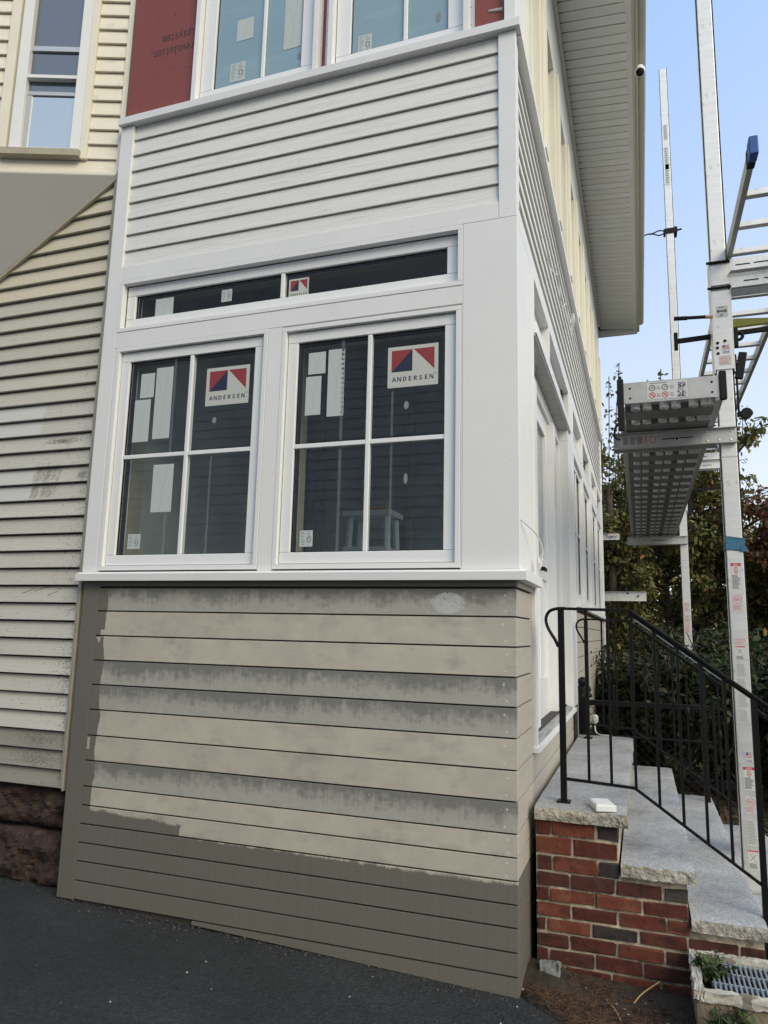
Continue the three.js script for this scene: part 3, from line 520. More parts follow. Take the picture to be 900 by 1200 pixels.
// ------------------------------------------------------------------ the old house to the left
const old = thing('old_house', 'old cream clapboard house wall with overhanging bay, left of the new addition', 'house');
{
  const X0 = -3.9, X1 = -2.36, Y0 = -0.9, Y1 = 2.75, W = 860, H = 2040, px = (x) => ((x - X0) / (X1 - X0)) * W, py = (y) => (1 - (y - Y0) / (Y1 - Y0)) * H;
  const row = (i) => 2.554 - 0.0974 * i;
  const map = canvasTex(W, H, (c) => {
    c.fillStyle = css(0.5, 0.46, 0.37); c.fillRect(0, 0, W, H);
    for (let i = -3; i < 36; i++) {
      const y0 = py(row(i - 1)), y1 = py(row(i)), h = y1 - y0, q = rr(0.94, 1.05);
      const t = i < 7 ? [0.60, 0.555, 0.435] : i < 14 ? [0.53, 0.505, 0.44] : i < 33 ? [0.545, 0.525, 0.468] : [0.30, 0.285, 0.245], b = t.map((v) => v * q);
      c.fillStyle = css(...b); c.fillRect(0, y0, W, h + 1);
      for (let k = 0; k < 420; k++) { const s = rr(0.86, 1.12); c.fillStyle = css(b[0] * s, b[1] * s, b[2] * s, 0.3); c.fillRect(rnd() * W, y0 + rnd() * h, rr(4, 60), rr(1, 3)); }
      if (i > 8) for (let k = 0; k < (i > 15 ? 70 : 26); k++) { // peeling flecks and mildew, thickest near the corner
        const x = rnd() < 0.45 ? W - 26 - Math.abs(gauss()) * 90 : rnd() * W; c.save(); c.translate(x, y0 + rnd() * h); c.rotate(gauss() * 1.2); c.fillStyle = css(0.10, 0.095, 0.08, rr(0.25, 0.7)); c.fillRect(0, 0, rr(1, 9), rr(1, 2.6)); c.restore();
      }
    }
    const blot = (x, y, sx, sy, n, col, a) => { for (let k = 0; k < n; k++) { c.fillStyle = css(...col, a); c.fillRect(px(x) + gauss() * sx, py(y) + gauss() * sy, rr(1, 7), rr(1, 4)); } };
    for (const [i, x0, x1, col] of [[14, -3.9, -2.77, [0.60, 0.595, 0.57]], [15, -3.9, -2.78, [0.60, 0.6, 0.58]], [18, -3.9, -2.81, [0.60, 0.59, 0.56]], [19, -3.9, -2.82, [0.58, 0.575, 0.55]], [11, -3.9, -2.89, [0.52, 0.5, 0.45]]]) { c.fillStyle = css(...col, 0.85); c.fillRect(0, py(row(i - 1)), px(x1), py(row(i)) - py(row(i - 1))); }
    for (const [i, a, b] of [[18, -2.81, -2.60], [19, -2.82, -2.62]]) for (let k = 0; k < 520; k++) { const u = rnd(), x = a + (b - a) * u * (0.75 + 0.35 * fbm(u, 0.4, 9, 4, 3, 590 + i)), dens = fbm(u, 0.7, 14, 4, 3, 594 + i); if (dens < 0.4) continue; c.save(); c.translate(px(x), py(row(i)) - 4 - rnd() * 46); c.rotate(-0.9 + gauss() * 0.25); c.fillStyle = css(0.15, 0.145, 0.125, rr(0.08, 0.26)); c.fillRect(0, 0, rr(4, 22), rr(1, 3.5)); c.restore(); }
    blot(-2.62, row(15) - 0.045, 70, 9, 420, [0.11, 0.105, 0.09], 0.3); blot(-2.45, row(17) - 0.05, 26, 22, 300, [0.12, 0.11, 0.09], 0.22);
    for (const i of [33, 34]) blot(-2.60, row(i) + 0.045, 90, 22, 700, [0.10, 0.098, 0.08], 0.2);
    blot(-2.45, row(29), 14, 60, 120, [0.08, 0.08, 0.06], 0.3);
    c.strokeStyle = css(0.07, 0.065, 0.06, 0.8); c.lineWidth = 2; for (const [x, y, l] of [[-2.72, row(25) + 0.06, 60], [-2.62, row(25) + 0.04, 40], [-2.80, row(25) + 0.05, 50]]) { c.beginPath(); c.moveTo(px(x), py(y)); c.lineTo(px(x) + l, py(y) - l * 0.3); c.stroke(); }
  });
  const m = mat({ map, roughness: 0.8, bumpMap: (() => { const t = grainBump.clone(); t.repeat.set(2.6, 6); return t; })(), bumpScale: 0.0018 });
  const own = (g) => { const p = g.attributes.position, u = new Float32Array(p.count * 2); for (let i = 0; i < p.count; i++) { u[i * 2] = (p.getX(i) - X0) / (X1 - X0); u[i * 2 + 1] = (p.getY(i) - Y0) / (Y1 - Y0); } g.setAttribute('uv', new THREE.BufferAttribute(u, 2)); return g; };
  const P0 = new THREE.Vector3(-2.378, 2.675, -0.05), slope = (2.675 - 2.151) / (3.228 - 2.378), diag = (x) => 2.675 - slope * (-2.378 - x);
  for (let i = 0; i < 36; i++) {
    const y = i === 35 ? -0.85 : row(i), top = i ? row(i - 1) - 0.0095 : 2.66;
    const g = own(prism([[-0.09, y], [-0.042, y], [-0.0415, y + 0.002], [-0.063, top], [-0.09, top]], -3.9, -2.396));
    const p = g.attributes.position;                       // boards under the bay are cut along its slanting foot
    if (top > diag(-3.9)) for (let k = 0; k < p.count; k++) if (p.getX(k) < -3) p.setX(k, Math.max(-3.9, -2.378 - (2.675 - y) / slope));
    part('clapboard', old, g, m);
  }
  part('wall', old, [bb(-6, -2.37, -0.84, 4.9, -0.19, -0.092, 0), bb(-6, -5.9, -1.3, 4.9, -8.2, -0.2, 0)], M.groove);
  part('corner_strip', old, [bb(-2.398, -2.372, -0.85, 2.69, -0.09, -0.034, 0.002), bb(-2.371, -2.361, -0.858, 2.69, -0.09, -0.018, 0.002)], M.oldEdge);
  // bay: wall turned 20 degrees, slanting underside, window
  const bay = sub('bay', old, P0.toArray(), 0); const a = THREE.MathUtils.degToRad(20);
  const turn = new THREE.Matrix4().makeRotationY(a), bp = (name, g, mm, lab) => { for (const q of [].concat(g)) q.applyMatrix4(turn); return part(name, bay, [].concat(g), mm, lab); };
  const rows = []; for (let k = 0; k < 14; k++) rows.push(0.108 + k * 0.0995);
  bp('wall', bb(-2.6, 0.03, 0.01, 2.3, -0.14, -0.03, 0), M.groove);
  rows.forEach((y, k) => {
    const prof = (yy, tt) => [[-0.03, yy], [0.010, yy], [0.0105, yy + 0.002], [-0.006, tt], [-0.03, tt]];
    bp('clapboard', prism(prof(y, y + 0.0945), -0.203, -0.022), M.cream[k % 3]); bp('clapboard', prism(prof(y, y + 0.0945), -2.3, -0.752), M.cream[(k + 1) % 3]);
  });
  bp('clapboard', prism([[-0.03, 0.022], [0.010, 0.022], [-0.004, 0.105], [-0.03, 0.105]], -2.3, -0.022), M.cream[0]);
  bp('bay_trim', bb(-2.3, 0.0, 0.0, 0.0215, -0.04, 0.016), M.creamTrim, 'lower edge board of the bay');
  bp('corner_strip', [bb(-0.021, 0.012, 0.02, 2.2, -0.03, 0.016), bb(0.0125, 0.028, 0.02, 2.2, -0.03, -0.004)], M.creamTrim);
  bp('casing', [bb(-0.247, -0.204, 0.10, 1.9, -0.02, 0.020), bb(-0.752, -0.695, 0.10, 1.9, -0.02, 0.020)], M.creamTrim);
  bp('casing', bb(-0.694, -0.681, 0.155, 1.9, -0.03, 0.004), M.oldEdge, 'weathered gap strip beside the window');
  bp('sill', prism([[-0.04, 0.098], [0.055, 0.098], [0.055, 0.140], [-0.04, 0.158]], -0.72, -0.238), M.oldEdge);
  bp('window_frame', [bb(-0.680, -0.616, 0.159, 1.9, -0.05, 0.016), bb(-0.31, -0.248, 0.159, 1.9, -0.05, 0.016), bb(-0.615, -0.311, 0.159, 0.178, -0.05, 0.006), bb(-0.615, -0.311, 0.645, 0.668, -0.05, 0.012)], M.whiteTrim);
  bp('window_frame', [bb(-0.615, -0.311, 0.850, 0.886, -0.05, -0.010), bb(-0.615, -0.311, 0.545, 0.572, -0.05, -0.014), bb(-0.615, -0.585, 0.179, 0.544, -0.05, -0.016)], M.fin);
  bp('pane', bb(-0.614, -0.312, 0.17, 0.546, -0.0285, -0.0245, 0), phys({ color: lin(0.42, 0.47, 0.50), roughness: 0.06, metalness: 0.75 }));
  bp('pane', bb(-0.614, -0.312, 0.5465, 1.9, -0.028, -0.0245, 0), phys({ color: lin(0.15, 0.17, 0.195), roughness: 0.07, metalness: 0.6 }));
  { // slanting underside between the bay's lower edge and the wall
    const L = 1.7, e = new THREE.Vector3(-Math.cos(a) * L, 0, Math.sin(a) * L), f = new THREE.Vector3(-L, -slope * L, 0.012), g = new THREE.BufferGeometry();
    const n = new THREE.Vector3().crossVectors(e, f).normalize().multiplyScalar(0.02), O = new THREE.Vector3(0, 0, 0.006), v = [O, e, f, O.clone().add(n), e.clone().add(n), f.clone().add(n)];
    const ix = [0, 1, 2, 3, 5, 4, 0, 3, 4, 0, 4, 1, 1, 4, 5, 1, 5, 2, 2, 5, 3, 2, 3, 0];
    g.setAttribute('position', new THREE.BufferAttribute(new Float32Array(ix.flatMap((k) => v[k].toArray())), 3)); g.computeVertexNormals();
    part('bay_underside', bay, boxUV(g), M.bayUnder);
    const d = new THREE.Vector3(-L, -slope * L, 0);
    part('bay_trim', bay, bar([0.012, -0.006, 0.014], d.clone().add(new THREE.Vector3(0, -0.01, 0.014)).toArray(), 0.02, 0.036), M.oldEdge, 'slanting strip where the bay meets the wall');
    const fz = bar([-0.02, -0.008, 0.012], e.clone().multiplyScalar(1).add(new THREE.Vector3(0, -0.008, 0.004)).toArray(), 0.02, 0.03); part('bay_trim', bay, fz, M.bayUnder);
  }
  // brownstone foundation
  const stones = [[-3.95, -3.12, -1.10, -0.87], [-3.10, -2.36, -1.07, -0.87], [-3.95, -2.98, -1.36, -1.115], [-2.96, -2.36, -1.36, -1.09], [-4.9, -3.97, -1.36, -0.87]];
  stones.forEach(([x0, x1, y0, y1], i) => {
    let g = new THREE.BoxGeometry(x1 - x0, y1 - y0, 0.16, 34, 15, 2); g.translate((x0 + x1) / 2, (y0 + y1) / 2, -0.19);
    const p = g.attributes.position;
    for (let k = 0; k < p.count; k++) { const z = p.getZ(k), x = p.getX(k), y = p.getY(k), ed = Math.min(x - x0, x1 - x, y - y0, y1 - y); if (z > -0.15) p.setZ(k, z + 0.10 * (fbm(x / 5 + 2, y / 5 + 2, 64, 64, 5, 600 + i) - 0.25) - 0.03 * Math.exp(-ed * 70)); }
    g.computeVertexNormals(); part('foundation_stone', old, boxUV(g), M.brownstone[i % 3]);
  });
  part('mortar', old, bb(-5.9, -2.34, -1.45, -0.86, -0.30, -0.175, 0), M.groove);
}

// ------------------------------------------------------------------ granite and brick steps at the side door
{
  const st = thing('front_steps', 'wide granite slab steps on red brick base below the side door', 'steps', [0.03, -1.46, -0.3]);
  const o = new THREE.Vector3(0.03, -1.46, -0.3), add = (name, g, m, lab) => { g.translate(-o.x, -o.y, -o.z); return part(name, st, g, m, lab); };
  const slab = (x0, x1, top, th, seedn) => {
    const z0 = -2.84, z1 = -0.272, g = new THREE.BoxGeometry(x1 - x0, th, z1 - z0, 14, 3, 60); g.translate((x0 + x1) / 2, top - th / 2, (z0 + z1) / 2);
    const p = g.attributes.position, n = g.attributes.normal;
    for (let i = 0; i < p.count; i++) { // rock-faced edges, slightly worn top
      const x = p.getX(i), y = p.getY(i), z = p.getZ(i), e = fbm(x * 0.9 + y * 3, z * 0.9 + y * 2, 64, 64, 3, seedn) - 0.5;
      if (z > z1 - 1e-4) p.setZ(i, z + e * 0.03 - (y > top - 1e-4 ? 0.006 : 0)); if (x > x1 - 1e-4) p.setX(i, x + e * 0.016 - (y > top - 1e-4 ? 0.004 : 0));
      if (y > top - 1e-4) p.setY(i, y + e * 0.004 - (z > z1 - 0.03 || x > x1 - 1e-3 ? 0.004 : 0));
    }
    const ix = g.index.array, topIx = [], sideIx = [];
    for (let i = 0; i < ix.length; i += 3) (n.getY(ix[i]) > 0.5 ? topIx : sideIx).push(ix[i], ix[i + 1], ix[i + 2]);
    g.computeVertexNormals();
    const a = g.clone(), b = g.clone(); a.setIndex(topIx); b.setIndex(sideIx);
    const t = add('granite_slab', boxUV(a), M.granite); const e = b; e.translate(-o.x, -o.y, -o.z); part('rough_edge', t, boxUV(e), M.graniteEdge);
  };
  slab(0.03, 0.425, -0.754, 0.056, 700); slab(0.392, 0.688, -0.953, 0.052, 710); slab(0.662, 0.95, -1.132, 0.05, 720); slab(0.93, 1.27, -1.312, 0.05, 730);
  // mortar core in three heights
  const core = [[0.032, 0.383, -0.812], [0.383, 0.652, -1.008], [0.652, 0.93, -1.184], [0.93, 1.22, -1.364]];
  for (const [x0, x1, y1] of core) { const g = new THREE.BoxGeometry(x1 - x0, y1 + 1.56, 2.4, 40, 60, 1); g.translate((x0 + x1) / 2, (y1 - 1.56) / 2, -1.505); const p = g.attributes.position; for (let i = 0; i < p.count; i++) if (p.getZ(i) > -0.5) p.setZ(i, p.getZ(i) + 0.005 * (fbm(p.getX(i) * 0.6, p.getY(i) * 0.6, 64, 64, 3, 740) - 0.5)); g.computeVertexNormals(); add('mortar', boxUV(g), M.mortar); }
  const joints = [-0.806, -0.880, -0.957, -1.028, -1.093, -1.154, -1.216, -1.276, -1.338, -1.402, -1.464, -1.53];
  const starts = [0.1, 0.19, 0.105, 0.178, 0.089, 0.182, 0.073, 0.172, 0.085, 0.15, 0.1];
  for (let r = 0; r < 11; r++) {
    const y1 = joints[r] - 0.006, y0 = joints[r + 1] + 0.006;
    const end = y1 > -0.98 ? 0.384 : y1 > -1.17 ? 0.652 : y1 > -1.35 ? 0.93 : 1.22;
    let x = 0.036, nx = starts[r];
    while (x < end - 0.03) {
      const xe = Math.min(nx - 0.005, end);
      const g = new RoundedBoxGeometry(xe - x, y1 - y0, 0.09, 2, 0.004); g.translate((x + xe) / 2, (y0 + y1) / 2, -0.345 + rr(0.0, 0.006));
      roughen(g, 0.0055, 200, 760 + r * 13 + Math.floor(x * 50));
      const dark = (r === 0 || r === 2) && x > 0.28 || (r === 3 && x > 0.55) || (r === 6 && x > 0.24 && x < 0.3);
      add('brick', boxUV(g), dark ? M.brickDark[r % 2] : M.brick[Math.floor(rnd() * 3.999)], dark ? 'burnt dark brick' : undefined);
      x = nx + 0.006; nx += 0.192 + rr(-0.004, 0.004);
    }
  }
}
// ------------------------------------------------------------------ iron rails
function handrail(name, label, pos, collars, reach) {
  const t = thing(name, label, 'railing', pos), w = 0.028;
  part('post', t, [bb(-w / 2, w / 2, 0, 0.875, -w / 2, w / 2, 0.002), bb(-0.03, 0.03, 0, 0.008, -0.03, 0.03, 0.002)], M.iron);
  const top = (x) => (x < 0.313 ? 0.881 - 0.02 * Math.max(0, x) : 0.8747 - 0.728 * (x - 0.313)), low = (x) => (x < 0.313 ? 0.104 - 0.05 * x : 0.088 - 0.70 * (x - 0.313));
  part('top_rail', t, [tube([[-0.014, 0.70, 0], [-0.03, 0.735, 0], [-0.062, 0.79, 0], [-0.07, 0.835, 0], [-0.052, 0.868, 0], [-0.015, 0.8805, 0], [0.02, 0.8815, 0]], 0.0075, 40, 8), bar([-0.012, top(0), 0], [0.318, top(0.313), 0], 0.032, 0.013), bar([0.308, top(0.313) + 0.002, 0], [reach, top(reach), 0], 0.032, 0.013),
    bar([0.31, top(0.313) - 0.012, 0], [reach, top(reach) - 0.014, 0], 0.014, 0.014)], M.iron);
  part('bottom_rail', t, [bar([0, low(0), 0], [0.316, low(0.313), 0], 0.013, 0.013), bar([0.31, low(0.31), 0], [reach, low(reach), 0], 0.013, 0.013)], M.iron);
  for (const x of [0.114, 0.212, 0.316, 0.413, 0.509, 0.602, 0.695, 0.90, 0.99]) if (x < reach) {
    const g = [bb(x - 0.0062, x + 0.0062, low(x) - 0.002, top(x) - 0.004, -0.0062, 0.0062, 0.001)];
    const b = part('baluster', t, g, M.iron);
    if (collars) { const y = (low(x) + top(x)) / 2 + (x < 0.313 ? 0.09 : 0.02), l = new THREE.LatheGeometry([[0.006, -0.035], [0.014, -0.028], [0.010, -0.018], [0.021, 0], [0.010, 0.018], [0.014, 0.028], [0.006, 0.035]].map(([a, c]) => new THREE.Vector2(a, c)), 12); l.translate(x, y, 0); part('collar', b, boxUV(l), M.iron); }
  }
  if (reach > 0.85) part('post', t, bb(0.797, 0.821, -0.56, top(0.809), -0.012, 0.012, 0.002), M.iron);
  return t;
}
{
  const t = handrail('iron_handrail', 'black iron handrail in front, at the near edge of the steps', [0.147, -0.754, -0.408], false, 1.2);
  const ch = []; for (const [a, b] of [[0.33, 0.40], [0.425, 0.495], [0.52, 0.59], [0.615, 0.685]]) { const f = (x) => 0.8747 - 0.728 * (x - 0.313) - 0.0275; ch.push(bar([a, f(a), 0.001], [b, f(b), 0.001], 0.004, 0.005)); }  // bright dashes added as the sky reflection under the sloping rail
  part('sky_glint_strip', t, ch, M.galv);
  const b = handrail('iron_handrail', 'black iron handrail with round collars at the far edge of the steps', [0.108, -0.754, -2.64], true, 1.2);
  const lg = new THREE.LatheGeometry([[0.014, 0], [0.034, 0.0], [0.034, 0.02], [0.02, 0.035], [0.03, 0.055], [0.02, 0.08], [0.014, 0.085]].map(([x, y]) => new THREE.Vector2(x, y)), 16); lg.translate(0, 0.30, 0);
  part('collar', b, boxUV(lg), M.iron);
}
{ // low iron and chain-link gate behind the landing
  const t = thing('garden_gate', 'low black iron gate with chain-link mesh behind the landing', 'gate', [0.05, -1.45, -2.98]);
  const P = (x, h, r) => [bb(x - r, x + r, 0, h, -r, r, 0.003), boxUV(new THREE.SphereGeometry(r * 1.15, 10, 8).translate(x, h + r * 0.8, 0))];
  part('post', t, P(0, 1.06, 0.034), M.iron); part('post', t, P(0.235, 1.05, 0.012), M.iron); part('post', t, P(0.95, 1.0, 0.012), M.iron);
  part('rail', t, bb(0.03, 0.93, 0.91, 0.95, -0.02, 0.02, 0.004), M.iron); part('rail', t, rod([0.03, 0.68, 0], [0.93, 0.68, 0], 0.011), M.iron); part('rail', t, rod([0.03, 0.25, 0], [0.93, 0.25, 0], 0.011), M.iron);
  const me = []; for (let k = -14; k < 18; k++) for (const s of [-1, 1]) { const x = 0.03 + k * 0.062; let a = [x, 0.25], b = [x + s * 0.66, 0.91]; const cl = (p, q) => { let [x0, y0] = p, [x1, y1] = q; for (const lim of [0.03, 0.93]) { const inL = lim === 0.03 ? (v) => v < lim : (v) => v > lim; if (inL(x0) && inL(x1)) return null; if (inL(x0)) { y0 += ((lim - x0) / (x1 - x0)) * (y1 - y0); x0 = lim; } else if (inL(x1)) { y1 = y0 + ((lim - x0) / (x1 - x0)) * (y1 - y0); x1 = lim; } } return [[x0, y0], [x1, y1]]; }; const q = cl(a, b); if (q) me.push(rod([...q[0], s * 0.0015], [...q[1], s * 0.0015], 0.0018, 5)); }
  part('mesh', t, me, M.iron);
  solo('rope', 'short frayed white rope dangling at the garden gate post', 'rope', tube([[0.145, -0.66, -2.93], [0.14, -0.70, -2.92], [0.15, -0.74, -2.91], [0.19, -0.752, -2.86], [0.25, -0.748, -2.83], [0.27, -0.744, -2.82]], 0.006, 30, 6), M.wire);
  const fl = new THREE.Group();
  solo('rope_knot', 'white knotted rag tied on the garden gate', 'rag', boxUV(roughen(new THREE.IcosahedronGeometry(0.022, 3).scale(1, 1.5, 0.8).translate(0.145, -0.64, -2.93), 0.012, 200, 801)), M.wire);
}
{ // white block on the landing
  const g = new THREE.BoxGeometry(0.088, 0.024, 0.115); g.rotateY(0.42); g.translate(0.318, -0.7405, -0.345);
  const q = new RoundedBoxGeometry(0.088, 0.026, 0.135, 2, 0.003); q.rotateY(0.30);
  const t = thing('plastic_block', 'small white flat block lying on the granite landing', 'block', [0.318, -0.753, -0.352]);
  const b = q.clone(); b.translate(0, 0.013, 0); part('body', t, boxUV(b), M.whiteVinyl);
  const lid = new RoundedBoxGeometry(0.078, 0.003, 0.125, 1, 0.001); lid.rotateY(0.30); lid.translate(0, 0.0275, 0); part('lid', t, boxUV(lid), M.whiteTrim);
}
{ // drain well with grate in front of the lowest steps
  const t = thing('drain_well', 'low masonry drain well with pale chipped rim and metal grate by the steps', 'drain', [0.95, -1.48, -0.11]);
  const o = [0.95, -1.48, -0.11], tr = (g) => g.translate(-o[0], -o[1], -o[2]), x0 = 0.645, x1 = 1.26, z0 = -0.285, z1 = 0.078, top = -1.255, w = 0.034;
  const rim = (a, b, c, d, y0, y1, s) => { const g = new THREE.BoxGeometry(b - a, y1 - y0, d - c, 30, 4, 12); g.translate((a + b) / 2, (y0 + y1) / 2, (c + d) / 2); return boxUV(tr(roughen(g, 0.008, 160, s))); };
  part('rim', t, [rim(x0, x0 + w, z0, z1, top - 0.035, top, 820), rim(x0 + w, x1, z1 - w, z1, top - 0.035, top - 0.002, 826), rim(x0 + w, x1, z0, z0 + w, top - 0.035, top + 0.004, 832)], M.curb);
  part('wall', t, [rim(x0 + 0.008, x1, z1 - w + 0.004, z1 - 0.008, -1.56, top - 0.036, 840), rim(x0 + 0.008, x0 + w - 0.004, z0, z1 - w, -1.56, top - 0.036, 846)], M.tan);
  const bars = []; for (let x = x0 + 0.075; x < x1 - 0.01; x += 0.0175) bars.push(tr(bb(x, x + 0.007, top - 0.03, top - 0.012, z0 + 0.04, z1 - 0.042, 0.001)));
  for (const z of [z0 + 0.05, z0 + 0.14, z0 + 0.235, z1 - 0.05]) bars.push(tr(bb(x0 + 0.07, x1, top - 0.031, top - 0.014, z - 0.004, z + 0.004, 0.001)));
  bars.forEach((g) => part('grate_bar', t, g, M.galv));
  part('well_floor', t, tr(bb(x0 + w, x1, -1.50, -1.42, z0 + w, z1 - w, 0)), M.soil);
}
{ // stones at the corner
  const a = roughen(new THREE.BoxGeometry(0.075, 0.115, 0.05, 8, 10, 6), 0.012, 160, 850); a.rotateZ(0.06); a.rotateX(-0.25); a.translate(0.10, -1.415, -0.20);
  solo('stone', 'grey upright broken stone in the soil by the house corner', 'stone', boxUV(a), M.stone);
  const b = roughen(new THREE.IcosahedronGeometry(0.034, 3).scale(1.3, 0.75, 1), 0.016, 160, 856); b.translate(0.18, -1.432, -0.19);
  solo('stone', 'small brownish stone lying right of the upright grey stone', 'stone', boxUV(b), M.brownstone[0]);
}
// ------------------------------------------------------------------ pump-jack scaffold
const label = (draw, w = 200, h = 300, o = {}) => printMat(w, h, draw, { roughness: 0.45, ...o });
const lines = (c, x, y, w, h, n, col) => { c.fillStyle = col; for (let i = 0; i < n; i++) c.fillRect(x, y + (i * h) / n, w * (0.65 + 0.35 * hash(i, n, 9)), (h / n) * 0.52); };
const PALE = css(0.58, 0.58, 0.57), RED = css(0.45, 0.03, 0.04), INK = css(0.06, 0.06, 0.065);
const dangerMat = label((c, w, h) => {
  c.fillStyle = PALE; c.fillRect(0, 0, w, h); c.fillStyle = RED; c.fillRect(0, 0, w, 34); c.fillStyle = PALE; c.font = 'bold 26px sans-serif'; c.textAlign = 'center'; c.fillText('DANGER', w / 2, 27);
  c.strokeStyle = RED; c.lineWidth = 10; c.beginPath(); c.arc(w / 2, 82, 34, 0, 7); c.stroke(); c.fillStyle = RED; c.fillRect(w / 2 - 5, 60, 10, 28); c.fillRect(w / 2 - 18, 84, 36, 12);
  lines(c, 16, 134, w - 32, h - 150, 12, INK);
});
const noteMat = label((c, w, h) => { c.fillStyle = PALE; c.fillRect(0, 0, w, h); lines(c, 12, 12, w - 24, h - 24, 16, css(0.25, 0.25, 0.26)); });
const redNoteMat = label((c, w, h) => { c.fillStyle = css(0.54, 0.53, 0.53); c.fillRect(0, 0, w, h); c.strokeStyle = css(0.5, 0.12, 0.13); c.lineWidth = 9; c.beginPath(); c.ellipse(w / 2, h * 0.33, w * 0.4, h * 0.2, 0, 0, 7); c.stroke(); lines(c, 40, h * 0.24, w - 80, h * 0.18, 4, css(0.5, 0.12, 0.13)); lines(c, 14, h * 0.62, w - 28, h * 0.3, 5, css(0.5, 0.2, 0.2)); });
const diagramMat = label((c, w, h) => { c.fillStyle = PALE; c.fillRect(0, 0, w, h); c.fillStyle = css(0.5, 0.1, 0.12); c.fillRect(10, 6, w - 20, 26); c.strokeStyle = INK; c.lineWidth = 6; c.beginPath(); c.moveTo(30, 60); c.lineTo(150, 190); c.moveTo(150, 70); c.lineTo(40, 170); c.moveTo(90, 60); c.lineTo(110, 120); c.stroke(); lines(c, 20, 205, w - 40, 80, 6, INK); });
const usMat = label((c, w, h) => { c.fillStyle = PALE; c.fillRect(0, 0, w, h); for (let i = 0; i < 7; i++) { c.fillStyle = i % 2 ? PALE : css(0.4, 0.06, 0.06); c.fillRect(20, 10 + i * 16, w - 40, 16); } c.fillStyle = css(0.03, 0.06, 0.25); c.fillRect(20, 10, 60, 58); c.font = 'bold 84px sans-serif'; c.textAlign = 'center'; c.fillText('USA', w / 2, 220); }, 200, 240);
const arrowMat = label((c, w, h) => { c.fillStyle = css(0.5, 0.5, 0.49); c.fillRect(0, 0, w, h); c.fillStyle = INK; c.fillRect(40, 62, w - 80, 26); c.beginPath(); c.moveTo(10, 75); c.lineTo(50, 40); c.lineTo(50, 110); c.moveTo(w - 10, 75); c.lineTo(w - 50, 40); c.lineTo(w - 50, 110); c.fill(); lines(c, 40, 10, w - 80, 24, 2, INK); lines(c, 60, 115, w - 120, 40, 3, INK); }, 200, 165);
const plankMat = label((c, w, h) => {
  c.fillStyle = css(0.56, 0.57, 0.58); c.fillRect(0, 0, w, h); const ring = (x, y, col, bad) => { c.strokeStyle = col; c.lineWidth = 9; c.beginPath(); c.arc(x, y, 30, 0, 7); c.stroke(); c.lineWidth = 7; c.beginPath(); c.moveTo(x - 14, y + 12); c.lineTo(x + 4, y - 14); c.lineTo(x + 16, y + 10); c.stroke(); if (bad) { c.beginPath(); c.moveTo(x - 22, y - 22); c.lineTo(x + 22, y + 22); c.stroke(); } };
  lines(c, 30, 8, 200, 12, 1, INK); ring(55, 62, INK); ring(185, 62, INK); ring(55, 145, RED, 1); ring(185, 145, RED, 1);
  for (const [x, y] of [[100, 45], [100, 130], [235, 45], [235, 130]]) lines(c, x, y, 44, 44, 4, css(0.2, 0.2, 0.22)); c.fillStyle = INK; for (const y of [20, 115]) for (let i = 0; i < 9; i++) for (let j = 0; j < 6; j++) if (hash(i, j, y) > 0.45) c.fillRect(310 + i * 9, y + j * 11, 9, 11); lines(c, 310, 92, 80, 18, 2, INK);
}, 410, 190);
const armMat = label((c, w, h) => { c.fillStyle = css(0.48, 0.48, 0.47); c.fillRect(0, 0, w, h); for (const x of [40, 130, 220]) lines(c, x, 16, 74, h - 32, 7, INK); c.fillStyle = css(0.5, 0.13, 0.13); lines(c, 310, 16, 40, h - 32, 6, css(0.5, 0.13, 0.13)); c.strokeStyle = css(0.5, 0.12, 0.12); c.lineWidth = 10; c.beginPath(); c.arc(410, h / 2, 36, 0, 7); c.stroke(); }, 470, 120);

